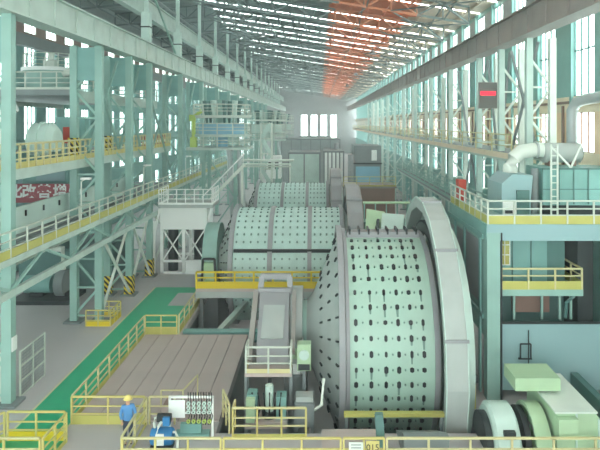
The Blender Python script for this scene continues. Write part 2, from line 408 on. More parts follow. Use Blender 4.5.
# hazard sleeves on column feet
hz = None
for x, y, z, lab in ((-14.75, 41.9, 0.12, 'hazard striped sleeve on the rear foot of the third left column'), (-13.25, 41.9, .12, 'hazard striped sleeve on the inner foot of the third left column'),
                  (-13.25, 46.9, .12, 'black and yellow hazard sleeve around the inner foot of the fourth left column'),
                  (-14.75, 36.2, 9.86, 'black and yellow hazard sleeve on the second left column at the upper gallery'), (-14.75, 25.6, 9.86, 'black and yellow hazard sleeve on the nearest left column at the upper gallery'),
                  (-14.75, 41.9, 9.86, 'black and yellow hazard sleeve on the third left column at the upper gallery')):
    o = MB(); s = .27
    o.box(x-s-.02, x-s+.02, y-s-.02, y+s+.02, z, z+1.25).box(x+s-.02, x+s+.02, y-s-.02, y+s+.02, z, z+1.25).box(x-s, x+s, y-s-.02, y-s+.02, z, z+1.25).box(x-s, x+s, y+s-.02, y+s+.02, z, z+1.25)
    tag(o.build('hazard_sleeve', 'hazard'), lab, 'column guard', 'striped column guards')
# diagonal bracing between left columns below the gallery
def brace(name, y0, y1, z0, z1, x, label, m='offw', both=True):
    b = MB(); b.bar((x, y0, z0), (x, y1, z1), .16, .1)
    if both: b.bar((x+.12, y1, z0), (x+.12, y0, z1), .16, .1)
    return tag(b.build(name, m), label, 'brace')
brace('cross_brace', 36.5, 41.6, .3, 4.9, -13.25, 'white crossed bracing between the second and third left columns below the gallery')
brace('cross_brace', 42.2, 46.6, .3, 4.9, -13.25, 'white crossed bracing between the third and fourth left columns below the gallery')
brace('cross_brace', 47.2, 57.1, .3, 4.9, -13.25, 'white crossed bracing between the fourth and fifth left columns below the gallery')
brace('cross_brace', 36.5, 41.6, 10.2, 16.3, -14.0, 'mint crossed bracing between the second and third left columns above the upper gallery', 'steel')
brace('cross_brace', 42.2, 46.6, 10.2, 16.3, -14.0, 'mint crossed bracing between the third and fourth left columns above the upper gallery', 'steel')
brace('cross_brace', 47.2, 57.1, 6.7, 16.3, -14.0, 'mint crossed bracing between fourth and fifth left columns beneath the girder', 'steel')
brace('cross_brace', 57.7, 67.3, 6.7, 16.3, -14.0, 'mint crossed bracing between the fifth and sixth left columns beneath the girder', 'steel')
brace('cross_brace', 34, 38.4, 10.6, 16.6, 12.3, 'crossed grey bracing between the second and third right columns', 'grey')
brace('cross_brace', 39, 43.7, 3, 16.6, 12.3, 'crossed grey bracing between the third and fourth right columns', 'grey')
brace('cross_brace', 44.3, 53.2, 3, 16.6, 12.3, 'crossed grey bracing between the fourth and fifth right columns', 'grey')

# ------------------------------------------------------------------ left galleries
def gallery(name, label, xe, xw, ya, yb, z, th, rl, sp=2.0, chord=None, soffit='grey', **kw):
    t = thing(name, label, 'gallery', (xe, ya, z-th), kind='thing')
    MB().box(xw, xe, ya, yb, z-th*.5, z).build('deck', 'grey', t)
    MB().box(xe-.15, xe+.02, ya, yb, z-th, z-.001).box(xw, xw+.15, ya, yb, z-th, z-.5*th).build('edge_beam', 'girder', t)
    if chord:
        MB().box(xe-.2, xe, ya, yb, z-chord-.3, z-chord).build('lower_chord', 'girder', t)
        b = MB(); y = ya; k = 0
        while y + 3 <= yb:
            b.bar((xe-.1, y, z-chord-.05 if k % 2 else z-th), (xe-.1, y+3, z-th if k % 2 else z-chord-.05), .12); y += 3; k += 1
        b.build('web', 'steel', t)
    rail([(xe-.04, ya, z), (xe-.04, yb, z)], parent=t, sp=sp, **rl)
    return t
gallery('gallery_walkway', 'long grey walkway with yellow kick plates running along the left columns, middle level', -12.75, -13.0+.02-1.2, 22, 88, 6.4, .28, dict(kick=.36, m='rail', km='kick'), sp=1.45, chord=1.35)
gallery('upper_gallery', 'upper left gallery floor with yellow guardrail behind the near columns', -14.1, -24.4, 22, 57, 9.85, .5, dict(kick=.3, m='cream', km='yellow', h=1.15, r=.05), sp=.8)
gallery('thickener_gallery', 'highest left gallery platform around the pale round tank', -15.4, -24.4, 37.5, 57, 14.1, .75, dict(kick=.0, m='rail'), sp=1.8)
rail([(-24.3, 37.55, 14.1), (-15.44, 37.55, 14.1)], 'grey guardrail along the near end of the highest left gallery', m='rail', kick=.15, km='rail', sp=1.0)
rail([(-24.3, 27.0, 6.4), (-15.9, 27.0, 6.4)], 'yellow guardrail across the near end of the lower left bay', m='yellow', kick=.15)
# lower machine floor of the left bay
t = thing('machine_floor', 'lower left machine floor carrying the control rooms behind the walkway', 'gallery', (-19.4, 27, 6.0), kind='thing')
MB().box(-24.4, -14.3, 26.8, 57, 6.0, 6.39).build('deck', 'grey', t)
MB().box(-14.5, -14.25, 26.8, 57, 5.6, 6.0).box(-24.4, -24.2, 26.8, 57, 5.6, 6).build('edge_beam', 'steel', t)
for y in (36.2, 46.9, 56): MB().box(-24.4, -15.1, y-.15, y+.15, 5.5, 6.0).build('cross_beam', 'steel', t)
for y in (36.2, 46.9, 56): MB().box(-20.2, -19.8, y-.2, y+.2, 0, 5.5).build('column', 'steel', t)
# pale teal parapet duct
t = thing('parapet_panel', 'pale teal metal parapet sloping away behind the middle walkway railing', 'panel', (-15.2, 37, 6.4))
MB().box(-15.35, -15.2, 27.2, 48, 6.4, 7.75).build('sheet', 'pale', t)
hk = MB()
for y in range(29, 47, 2): hk.box(-15.2, -15.12, y, y+.08, 7.2, 7.5)
hk.build('hook', 'dark', t)
# red banner with white characters
t = thing('hanging_banner', 'red banner with white Chinese characters hung behind the parapet in the left bay', 'banner', (-17, 38.0, 6.95))
MB().box(-19.4, -15.3, 38.0, 38.03, 6.95, 8.15).build('cloth', 'red', t)
def text(body, x, y, z, size, m, parent, rot=(PI/2, 0, 0), name='lettering', ext=.004, off=.0):
    cu = bpy.data.curves.new(name, 'FONT'); cu.body = body; cu.size = size; cu.extrude = ext; cu.offset = off; cu.align_x = 'CENTER'; cu.align_y = 'CENTER'
    tmp = bpy.data.objects.new('tmp', cu); C.objects.link(tmp); cu.materials.append(M[m]); bpy.context.view_layer.update()
    me = bpy.data.meshes.new_from_object(tmp.evaluated_get(bpy.context.evaluated_depsgraph_get())); bpy.data.objects.remove(tmp)
    o = bpy.data.objects.new(name, me); C.objects.link(o); OFF[o.name] = OFF[parent.name]
    o.rotation_euler = rot; o.parent = parent; o.location = Vector((x, y, z)) - OFF[parent.name]; return o
for ch, px in zip('化改善增0', (15.5, 29, 44.3, 60, 72.5)): text(ch, (px-319)/600*38.0, 37.99, 7.62, .9, 'white', t, off=.03)
# control rooms behind
t = thing('control_room', 'teal control room with dark window band behind the red banner', 'cabin', (-20, 42.5, 6.4))
MB().box(-24.2, -16.5, 39.5, 46, 6.4, 9.6).build('housing', 'teal', t)
MB().box(-23.8, -20.2, 39.44, 39.5, 7.9, 9.2).build('window_band', 'dark', t)
MB().box(-19.8, -19.5, 39.44, 39.5, 6.4, 9.4).box(-18.6, -16.7, 39.44, 39.5, 8.2, 9.2).build('panel', 'bluep', t)
# cable racks on lower left floor
t = thing('pump_skid', 'grey pump skid with pipes deep under the left gallery', 'pump', (-18.5, 41, 0))
MB().box(-20.5, -16.5, 39.5, 42.5, 0, .25).build('base', 'dark', t); MB().tube([(-20, 41, 1), (-18.2, 41, 1)], .6, 16).build('motor', 'teal', t, True)
MB().lathe([(.0, 0), (.9, 0), (.9, .6), (.0, .6)], (-17.8, 41, 1.1), 'x', 24).build('casing', 'grey', t, True); MB().tube([(-17.5, 41, 2), (-17.5, 41, 3.4), (-21, 41.5, 3.4)], .22).build('pipe', 'offw', t)
for x in (-19.6, -17.9): MB().box(x, x+.9, 40.6, 41.4, .25, .5).build('foot', 'dark', t)
t = thing('cable_tray', 'grey cable trays slung beneath the left machine floor', 'cable tray', (-17, 40, 4.4))
for z, x in ((4.4, -16.4), (4.9, -17.4), (4.4, -18.6)): MB().box(x-.25, x+.25, 27, 57, z, z+.1).build('tray', 'rail', t)
hb = MB()
for y in range(28, 57, 4):
    for z, x in ((4.4, -16.4), (4.9, -17.4), (4.4, -18.6)): hb.box(x-.02, x+.02, y, y+.04, z, 6.0)
hb.build('hanger', 'grey', t)
tag(MB().box(-22, -16, 44, 50, 0, 2.6).box(-21.8, -16.2, 44.2, 49.8, 2.6, 2.75).build('electrical_cabinet', 'deep'), 'dark teal cabinet block on the floor deep under the left gallery', 'cabinet')

# thickener tank and other upper left machines
t = thing('thickener_tank', 'pale round flat topped tank on the highest left gallery', 'tank', (-19.2, 43, 14.1))
MB().lathe([(1.65, 0), (1.65, 1.5), (1.9, 1.5), (1.9, 1.7), (0, 1.75)], (-19.2, 43, 14.1), 'z', 40).build('drum', 'steel', t, True)
MB().lathe([(1.95, 1.55), (1.95, 1.8), (1.85, 1.8), (1.85, 1.55)], (-19.2, 43, 14.1), 'z', 40, closed=True).build('rim', 'white', t, True)
MB().box(-19.6, -18.8, 42.6, 43.4, 15.85, 16.45).tube([(-19.2, 43, 16.4), (-19.2, 43, 17.0)], .25).build('drive', 'offw', t)
rg = MB(); 
for k in range(14):
    a = 2*PI*k/14; rg.box(-19.2+1.8*math.cos(a)-.03, -19.2+1.8*math.cos(a)+.03, 43+1.8*math.sin(a)-.03, 43+1.8*math.sin(a)+.03, 15.85, 16.85)
for z in (16.35, 16.85): rg.tube([(-19.2+1.8*math.cos(2*PI*k/14), 43+1.8*math.sin(2*PI*k/14), z) for k in range(15)], .03, 6)
rg.build('guardrail', 'rail', t)
MB().tube([(-17.9, 42, 15.5), (-15.5, 42, 15.8)], .28, 14).build('pipe', 'offw', t, True)
t = thing('slurry_pump', 'pale green rounded machine with curved casing on the upper left gallery', 'machine', (-17.2, 34, 9.85))
MB().lathe([(0, -.7), (.75, -.7), (1.0, -.5), (1.0, -.1), (1.08, -.1), (1.08, .05), (1.0, .05), (1.0, .5), (.7, .8), (0, .85)], (-15.6, 34, 11.0), 'x', 32).build('casing', 'pale', t, True)
MB().tube([(-17.6, 33.6, 9.95), (-18.0, 33.6, 11.6), (-17.6, 33.6, 12.6), (-17.0, 33.6, 12.9)], .3, 12).build('pipe', 'white', t, True)
MB().lathe([(0, -.5), (.8, -.5), (.8, .5), (0, .5)], (-18.6, 33.8, 10.9), 'x', 24).build('motor', 'steel', t, True)
MB().box(-19.6, -14.5, 33, 35, 9.851, 10.1).box(-17.1, -14.7, 33.4, 34.6, 10.1, 10.4).build('base', 'deep', t)
t = thing('red_cabinet', 'small red cabinet on thin legs on the upper left gallery', 'cabinet', (-15.2, 37.5, 9.85))
MB().box(-15.75, -15.25, 36.9, 37.4, 10.75, 11.75).build('box', 'redp', t)
for a in (-15.7, -15.3):
    for b in (36.95, 37.35): MB().box(a-.03, a+.03, b-.03, b+.03, 9.851, 10.75).build('leg', 'grey', t)
t = thing('switchgear_cabinet', 'teal switchgear panel with white crossed window on the upper left gallery', 'cabinet', (-16.2, 39.5, 9.85))
MB().box(-17.1, -15.3, 39.2, 39.9, 9.851, 12.4).build('housing', 'teal', t)
MB().box(-16.5, -15.7, 39.15, 39.2, 10.5, 11.6).build('window', 'white', t); MB().box(-16.14, -16.06, 39.13, 39.15, 10.5, 11.6).box(-16.5, -15.7, 39.13, 39.15, 11.0, 11.1).build('glazing_bar', 'brown', t)
t = thing('barrier_sheet', 'pinkish red and white barrier board on the upper gallery beyond the third column', 'barrier', (-14.3, 55, 9.9))
MB().box(-14.5, -14.44, 49, 56.5, 9.86, 10.9).build('board', 'red', t); MB().box(-14.44, -14.42, 49, 56.5, 10.25, 10.5).build('stripe', 'white', t)
for i, (x, y, z0, hgt, lab) in enumerate(((-13.0, 32.8, 6.4, 2.4, 'thin lamp post rising over the middle walkway near the parapet'), (-13.0, 44.5, 6.4, 2.3, 'thin lamp post over the middle walkway beside the third left column'), (-13.0, 58.5, 6.4, 2.2, 'thin lamp post over the middle walkway beyond the fifth left column'))):
    t = thing('lamp_post', lab, 'lamp', (x, y, z0))
    MB().tube([(x, y, z0), (x, y, z0+hgt)], .035, 8).tube([(x, y, z0+hgt), (x+.3, y-.1, z0+hgt+.15)], .03, 6).build('pole', 'offw', t)
    MB().box(x+.05, x+.55, y-.25, y+.05, z0+hgt+.12, z0+hgt+.22).build('lamp_head', 'white', t)

# ------------------------------------------------------------------ mills
def mill(name, label, xl, xr, yc, zc, R, bands, cols, na, shell_m, guard, trl, trr, bolt=(.13, .17), big=None, joints=()):
    t = thing(name, label, 'grinding mill', ((xl+xr)/2, yc, zc-R))
    c = (0, yc, zc)
    s = MB(); s.lathe([(R, xl), (R, xr)], c, 'x', 96)
    for ci, x in enumerate(cols):
        for k in range(na):
            a = 2*PI*(k + (.0 if ci % 2 == 0 else .0))/na
            if math.sin(a) < -.75 or math.cos(a) > .6: continue
            bw, bl = bolt
            if big and ci % 2 == 0: bw, bl = .15*R_(.75,1.15), .27*R_(.7, 1.2)
            da = bl/R/2
            def P(x_, a_, r): return (x_, yc + r*math.cos(a_), zc + r*math.sin(a_))
            vs = []
            for rr in (R-.02, R+.06):
                vs += [P(x-bw/2, a-da*.6, rr), P(x, a-da, rr), P(x+bw/2, a-da*.6, rr), P(x+bw/2, a+da*.6, rr), P(x, a+da, rr), P(x-bw/2, a+da*.6, rr)]
            s.add(vs, [(6,7,8,9,10,11)] + [(i, (i+1) % 6, 6+(i+1) % 6, 6+i) for i in range(6)], 1 if big and ci % 2 == 0 else 2)
            if big and ci % 2 == 0 and random.random() < .3 and math.cos(a) < -.1:   # oil run below the bolt
                L = R_(.25, .5)/R
                s.add([P(x-bw*.4, a, R+.012), P(x+bw*.4, a, R+.012), P(x+bw*.25, a+L, R+.012), P(x-bw*.25, a+L, R+.012)], [(0,1,2,3)], 2)
    s.build('shell', [shell_m, 'dark', 'stain'], t, True, fix=True)
    for (x, w_, h_) in bands:
        MB().lathe([(R-.05, x-w_/2), (R+h_, x-w_/2), (R+h_, x+w_/2), (R-.05, x+w_/2)], c, 'x', 96, closed=True).build('flange', 'flange', t, True)
    # end heads
    rt = R*.3
    hb = MB(); hb.lathe([(R-.02, xl), (R-.05, xl-.15), (rt*1.25, xl-R*.3), (rt, xl-R*.36)], c, 'x', 64)
    jb = MB()
    for a in joints:
        a = math.radians(a); jb.bar((xl+.2, yc+(R+.05)*math.cos(a), zc+(R+.05)*math.sin(a)), (xr-.15, yc+(R+.05)*math.cos(a), zc+(R+.05)*math.sin(a)), *((.8, .34) if big else (.18, .22)))
    if big:
        for k in range(8): jb.box(xl+.3+k*.46, xl+.38+k*.46, yc-.95, yc+.05, zc+R+.1, zc+R+.36, 1)
    if joints: jb.build('joint_bar', ['flange', 'dark'] if big else 'dark', t)
    for ring in (.55, .72, .88):
        for k in range(28):
            a = 2*PI*k/28; r0 = R*ring; f = (R - r0)/(R - rt*1.25); xx = xl - .15 - f*(R*.3-.15)
            p = Vector((xx, yc+r0*math.cos(a), zc+r0*math.sin(a))); q = Vector((xx+.05*R*.3, yc+(r0+.22)*math.cos(a), zc+(r0+.22)*math.sin(a)))
            hb.bar(p, q, .09, .08, 1)
    hb.build('feed_head', ['guard', 'dark'], t, True)
    MB().lathe([(R-.02, xr), (R-.05, xr+.15), (rt*1.25, xr+R*.3), (rt, xr+R*.36)], c, 'x', 64).build('discharge_head', 'guard', t, True)
    MB().lathe([(rt, trl), (rt, xl-R*.3)], c, 'x', 40).build('trunnion', 'steel', t, True)
    MB().lathe([(rt, xr+R*.3), (rt, trr)], c, 'x', 40).build('trunnion', 'steel', t, True)
    gx0, gx1, gr = guard
    gb = MB(); n = 72
    gb.lathe([(gr*.86, gx0+.12), (gr*.86, gx1-.12), (R, gx1-.12), (R, gx0+.12)], c, 'x', 144, closed=True)
    for k in range(120):
        a = 2*PI*k/120; gb.bar((gx0+.13, yc+gr*.865*math.cos(a), zc+gr*.865*math.sin(a)), (gx1-.13, yc+gr*.865*math.cos(a), zc+gr*.865*math.sin(a)), .1, .14)
    gb.build('girth_gear', 'dark', t)
    return t
def gear_guard(label, yc, zc, x0, x1, R, Rin, joints, m='guard', fl='pale'):
    """fixed sheet cover over a mill's girth gear"""
    t = thing('gear_guard', label, 'gear cover', ((x0+x1)/2, yc, zc-R)); c = (0, yc, zc)
    MB().lathe([(R, x0), (R, x1), (Rin, x1), (Rin, x1-.05), (R-.06, x1-.05), (R-.06, x0+.05), (Rin, x0+.05), (Rin, x0)], c, 'x', 22, closed=True, a0=math.radians(132), a1=math.radians(492)).build('cover', m, t, False)
    f = MB(); 
    for x in (x0-.03, x1-.01): f.lathe([(R-.02, x), (R+.05, x), (R+.05, x+.04), (R-.02, x+.04)], c, 'x', 22, closed=True, a0=math.radians(132), a1=math.radians(492))
    f.build('rim', fl, t, True)
    for a in joints:
        p = lambda r, x: (x, yc - r*math.sin(math.radians(a)), zc + r*math.cos(math.radians(a)))
        MB().bar(p(R+.03, x0-.06), p(R+.03, x1+.06), .1, .12).build('joint_flange', 'flange', t)
    return t
ZC = 1.65
mill('sag_mill', 'largest mint grinding mill in front with rows of dark liner bolts', 1.15, 5.0, 30, ZC, 4.85,
     [(.98, .26, .32), (1.22, .16, .18), (4.98, .2, .08)], [1.56, 1.86, 2.2, 2.5, 2.82, 3.1, 3.36, 3.62, 3.9, 4.15, 4.42], 48, 'shell', (5.12, 5.75, 6.2), -1.9, 7.1, (.065, .085), True, (95,))
gear_guard('tall grey green gear cover curving around the right end of the front mill', 30, ZC, 5.0, 5.85, 6.6, 6.1, (42, 74.7, 107.5, 9.3, -23.4))
MB().lathe([(4.4, 6.0), (5.3, 6.0), (5.3, 6.45), (4.4, 6.45)], (0, 30, ZC), 'x', 64, closed=True).build('outer_cover', 'pale', bpy.data.objects['gear_guard'], True)
def cols_far(a, b, n): return [a + (b-a)*i/(n-1) for i in range(n)]
def far_cols(xl, bands, xr):
    out = []; e = [xl] + bands + [xr]
    for a, b in zip(e[:-1], e[1:]): out += cols_far(a+.35, b-.35, 5)
    return out
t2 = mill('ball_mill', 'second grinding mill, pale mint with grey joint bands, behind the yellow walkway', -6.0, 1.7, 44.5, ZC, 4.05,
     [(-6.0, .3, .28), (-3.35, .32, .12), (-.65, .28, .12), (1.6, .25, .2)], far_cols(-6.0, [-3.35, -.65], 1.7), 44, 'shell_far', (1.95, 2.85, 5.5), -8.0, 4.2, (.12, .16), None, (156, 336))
gear_guard('grey gear cover standing at the right end of the second mill', 44.5, ZC, 1.95, 2.95, 5.75, 5.0, (30, 60), 'flange', 'girder2')
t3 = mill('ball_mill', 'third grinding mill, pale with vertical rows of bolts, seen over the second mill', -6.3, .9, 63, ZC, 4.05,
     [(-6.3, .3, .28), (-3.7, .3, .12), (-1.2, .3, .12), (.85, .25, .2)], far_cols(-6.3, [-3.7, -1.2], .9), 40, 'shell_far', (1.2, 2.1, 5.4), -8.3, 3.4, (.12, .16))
gear_guard('grey gear cover at the right end of the third mill', 63, ZC, 1.2, 2.2, 5.6, 4.9, (30, 60), 'flange', 'girder2')

def bearing(label, x0, x1, yc, zc, r, z0, m, gauge=True, w=2.0):
    t = thing('trunnion_bearing', label, 'bearing', ((x0+x1)/2, yc, z0))
    MB().box(x0-.15, x1+.15, yc-w-.3, yc+w+.3, z0, zc-r*.9).build('pedestal', 'grey', t)
    MB().prism([(yc-w, zc-r*.9), (yc+w, zc-r*.9), (yc+w, zc+.2), (yc-w, zc+.2)], 'x', x0, x1).build('housing', m, t)
    MB().lathe([(0, x0+.05), (w*.98, x0+.05), (w*.98, x1-.05), (0, x1-.05)], (0, yc, zc+.2), 'x', 40, a0=0, a1=PI).build('cap', m, t, True)
    if gauge:
        MB().lathe([(0, -.08), (.25, -.08), (.25, 0), (0, 0)], ((x0+x1)/2, yc-w, zc-.4), 'y', 20).build('gauge', 'pgreen', t)
        MB().box((x0+x1)/2-.22, (x0+x1)/2+.22, yc-w-.06, yc-w, zc-1.4, zc-.85).build('label_plate', 'white', t)
    return t
bearing('grey trunnion bearing housing with round gauge at the left end of the front mill', -1.45, -.75, 30, ZC, 1.5, -6, 'guard')
bearing('teal trunnion bearing housing at the right end of the front mill', 6.55, 7.2, 30, ZC, 1.5, -6, 'teal', False)
bearing('rounded teal bearing cover at the left end of the second mill', -8.3, -7.2, 44.5, ZC+.6, 1.2, -6, 'steel', False, 2.2)
tag(MB().box(-8.1, -7.3, 41.9, 42.29, .0, 2.2).build('inspection_frame', 'pgreen'), 'pale green panel with dark posts below the rounded cover beside the second mill', 'panel')
tag(MB().bar((-8.2, 41.9, 0), (-8.1, 41.9, 2.5), .14).bar((-7.2, 41.9, 0), (-7.3, 41.9, 2.5), .14).bar((-8.1, 41.9, 2.5), (-7.3, 41.9, 2.5), .14).build('portal_frame', 'dark'), 'dark steel portal around the pale green panel beside the second mill', 'frame')
bearing('small grey bearing housing at the left end of the third mill', -8.5, -7.6, 63, ZC, 1.3, -6, 'guard', False, 1.9)
bearing('grey bearing housing at the right end of the second mill behind its gear cover', 3.3, 4.1, 44.5, ZC, 1.3, -6, 'guard', False, 1.8)

# feed chute left of the front mill
t = thing('feed_chute', 'sloping grey feed chute with a yoke frame on top, left of the front mill', 'chute', (-2.1, 28, 1.4))
MB().add([(-2.85,29.2,3.9),(-1.45,29.2,3.9),(-1.35,26.4,2.2),(-2.75,26.4,2.2),(-2.85,29.2,1.4),(-1.45,29.2,1.4),(-1.35,26.4,1.4),(-2.75,26.4,1.4)],
         [(0,1,2,3),(7,6,5,4),(0,4,5,1),(1,5,6,2),(2,6,7,3),(3,7,4,0)]).build('trough', 'flange', t)
y_ = MB(); y_.bar((-2.95, 29.2, 3.0), (-2.8, 29.6, 4.45), .26).bar((-1.35, 29.2, 3.0), (-1.45, 29.6, 4.45), .26).bar((-2.85, 29.6, 4.45), (-1.4, 29.6, 4.45), .26).bar((-2.95, 29.2, 3.85), (-1.35, 29.2, 3.85), .24); y_.build('yoke', 'flange', t)
MB().bar((-3.05, 29.2, 3.8), (-3.05, 26.2, 1.6), .24).build('side_beam', 'girder2', t); MB().bar((-1.2, 29.2, 3.8), (-1.15, 26.3, 1.9), .18).build('side_beam', 'girder2', t)
MB().bar((-2.1, 28.3, 3.4), (-2.1, 26.7, 2.42), 1.0, .06).build('hatch', 'guard', t)
t = thing('chute_platform', 'small grey railed platform below the feed chute', 'platform', (-2.1, 26, .2))
MB().box(-3.15, -1.15, 25.4, 26.35, 1.25, 1.39).build('deck', 'plate', t)
for x in (-3.1, -1.2):
    for y in (25.45, 26.2): MB().box(x-.06, x+.06, y-.06, y+.06, -6, 1.25).build('leg', 'grey', t)
rail([(-3.1, 26.3, 1.39), (-3.1, 25.45, 1.39), (-1.2, 25.45, 1.39), (-1.2, 26.3, 1.39)], parent=t, m='rail', kick=.18, km='cream', sp=.95)
t = thing('hydraulic_unit', 'teal hydraulic unit with a pale upright cylinder under the chute platform', 'machine', (-2.1, 25.2, -.3))
MB().box(-3.0, -1.3, 24.3, 25.2, -.4, -.1).build('base', 'plate', t)
MB().tube([(-2.05, 24.75, -.1), (-2.05, 24.75, 1.2)], .17, 16).build('cylinder', 'pale', t, True)
MB().tube([(-2.05, 24.75, -.1), (-2.05, 24.75, .14)], .3, 16).build('collar', 'dark', t, True)
for x, hh in ((-2.75, .9), (-1.55, .8)): MB().box(x-.2, x+.2, 24.5, 25.1, -.1, hh).build('tank', 'teal', t)
MB().box(-2.95, -2.6, 24.2, 24.45, -.1, .85).build('control_box', 'pgreen', t)
hp = MB()
for i in range(6): hp.tube([(-2.7+i*.22, 24.4, .05), (-2.6+i*.2, 24.35, .5), (-2.75+i*.24, 24.6, .95)], .035, 6)
hp.build('hose', 'black', t)
t = thing('instrument_cabinet', 'pale green gauge cabinet between the chute and the front mill', 'cabinet', (-.65, 26.3, .5))
MB().box(-.95, -.35, 26.0, 26.5, 1.25, 2.4).build('housing', 'pgreen', t); MB().lathe([(0, -.06), (.22, -.06), (.22, 0), (0, 0)], (-.65, 26.0, 1.95), 'y', 20).build('gauge', 'pale', t)
MB().box(-.9, -.4, 25.95, 26.0, 1.3, 1.55).build('meter', 'dark', t); MB().box(-.72, -.58, 26.1, 26.4, -6, 1.25).build('post', 'grey', t)
t = thing('lubrication_skid', 'dark grey stepped lubrication unit in front of the gauge cabinet', 'machine', (-.6, 25.1, -.2))
MB().box(-1.0, -.2, 24.4, 25.6, -.4, .55).build('tank', 'grey', t); MB().box(-.95, -.25, 24.6, 25.2, .55, .75).build('lid', 'guard', t)
MB().tube([(-.2, 24.5, .3), (.1, 24.5, .5), (.2, 24.9, 1.4)], .07, 8).build('pipe', 'offw', t)
MB().box(-1.0, -.85, 24.4, 24.55, -6, -.4).box(-.35, -.2, 24.4, 24.55, -6, -.4).box(-1, -.85, 25.4, 25.6, -6, -.4).box(-.35, -.2, 25.4, 25.6, -6, -.4).build('leg', 'grey', t)
tag(MB().box(-3.0, -2.85, 24.3, 24.45, -6, -.4).box(-1.45, -1.3, 24.3, 24.45, -6, -.4).box(-3.0, -2.85, 25.05, 25.2, -6, -.4).box(-1.45, -1.3, 25.05, 25.2, -6, -.4).build('support_frame', 'grey'), 'grey steel legs carrying the teal hydraulic unit', 'frame')

# pit beams and the yellow walkway in front of the second mill
tag(MB().box(-7.79, -3.0, 34.4, 34.75, -.45, .0).box(-7.79, -3.0, 34.3, 34.85, 0, .06).build('pit_beam', 'teal'), 'teal steel beam crossing the dark pit behind the cover plates', 'beam', kind='thing')
tag(MB().bar((-5.9, 34.9, -.25), (-4.6, 43.5, -.25), .34, .3).build('pit_beam', 'girder'), 'pale steel beam running lengthwise over the dark pit', 'beam', kind='thing')
tag(MB().box(-7.79, -3.0, 36.9, 37.1, -1.5, -1.2).build('pit_beam', 'deep'), 'dark teal beam deeper in the pit', 'beam', kind='thing')
t = thing('mill_walkway', 'bright yellow railed walkway across the hall in front of the second mill', 'walkway', (-2.9, 38.9, .9))
MB().box(-7.9, 2.0, 38.4, 39.6, 1.2, 1.4).build('deck', 'plate', t); MB().box(-7.9, 2.0, 38.38, 38.5, .8, 1.2).build('edge_beam', 'guard', t)
for x in (-7.6, -3.2, 1.7): MB().box(x-.12, x+.12, 38.8, 39.05, -6, 1.2).build('leg', 'grey', t)
rail([(-7.85, 38.42, 1.4), (1.95, 38.42, 1.4)], parent=t, m='vivid', km='vivid', kick=.42, sp=1.2, h=1.05, r=.055)

# cover plates beside the aisle
first = None
for i in range(7):
    x = -9.8 + i*.83
    lab = 'long grey steel cover plate, %s counted from the green aisle' % ORD[i]
    if first is None:
        first = MB().box(x, x+.8, 24.1, 33.9, .0, .05).box(x+.8, x+.815, 24.1, 33.9, 0, .012, 1).build('cover_plate', ['plate', 'black']); tag(first, lab, 'floor plate', 'grey cover plates'); bx = first.location.x
    else:
        o = first.copy(); C.objects.link(o); o.location.x = bx + i*.83; o['label'] = lab
# ------------------------------------------------------------------ floor guardrails
rail([(-9.87, 24.0, 0), (-9.87, 33.9, 0)], 'cream and yellow guardrail running along the right edge of the green aisle', sp=1.5, km='kick', kick=.22)
rail([(-9.85, 23.9, 0), (-6.95, 23.9, 0)], 'yellow guardrail with a tall kick plate behind the standing worker', m='yellow', kick=.36, sp=1.75)
rail([(-6.86, 23.85, 0), (-6.86, 20.85, 0)], 'cream guardrail running from the worker towards the front railing', m='cream', kick=.12)
rail([(-6.75, 23.9, 0), (-5.75, 23.9, 0)], 'short cream guardrail behind the blue pump unit', m='cream', kick=0, sp=1)
rail([(-6.8, 20.75, 0), (-3.4, 20.75, 0)], 'cream front guardrail before the blue pump and the valve panel', m='cream', pm='yellow', kick=.15, sp=1.15)
rail([(-3.3, 20.75, 0), (.75, 20.75, 0)], 'yellow front guardrail before the railed deck and the mill foot', m='yellow', kick=.15, sp=1.3)
rail([(2.35, 20.75, 0), (11.0, 20.75, 0)], 'cream front guardrail before the white motor covers', m='cream', kick=.15, sp=1.4)
rail([(.85, 20.75, 0), (2.25, 20.75, 0)], 'yellow front guardrail section carrying two small signs', m='yellow', kick=.0, sp=.7)
rail([(-9.55, 20.75, 0), (-9.5, 22.55, 0)], 'yellow guardrail slanting back beside the grey landing at the aisle end', m='yellow', kick=.15, sp=.9)
rail([(-13.4, 20.75, 0), (-9.65, 20.75, 0)], 'cream front guardrail before the green landing', m='cream', pm='yellow', kick=.3, sp=1.3)
rail([(-11.75, 22.65, 0), (-9.6, 22.65, 0)], 'yellow guardrail with a deep kick plate crossing the green landing', m='yellow', km='vivid', kick=.36, sp=1.0)
rail([(-11.85, 22.6, 0), (-12.9, 21.2, 0)], 'short yellow guardrail end beside the green landing', m='yellow', kick=.3, sp=.9)
rail([(-9.85, 34.0, 0), (-8.05, 34.0, 0)], 'yellow guardrail with a broad kick plate along the crossing green aisle', m='yellow', kick=.45, sp=1.2)
rail([(-7.95, 34.1, 0), (-7.95, 43.4, 0)], 'pale yellow guardrail along the left edge of the dark pit', m='cream', kick=.4, sp=1.3)
rail([(-7.95, 43.5, 0), (-7.95, 47.4, 0)], 'pale guardrail beside the white tower feet', m='rail', kick=.15, sp=1.3)
rail([(-13.75, 35.4, 0), (-12.3, 35.4, 0), (-12.3, 37.2, 0), (-13.75, 37.2, 0)], 'yellow guard fence around the foot of the second left column', m='yellow', km='vivid', kick=.3, h=.95, sp=.6)
rail([(-3.3, 23.6, 0), (-3.3, 22.95, 0), (-.5, 22.95, 0)], 'pale yellow guardrail around the front of the grey deck below the hydraulic unit', m='cream', pm='yellow', kick=.1, sp=.95)
rail([(-3.9, 24.4, 0.05), (-3.45, 23.1, 0.05)], 'short slanting cream handrail beside the railed deck steps', m='cream', kick=0, sp=.8)
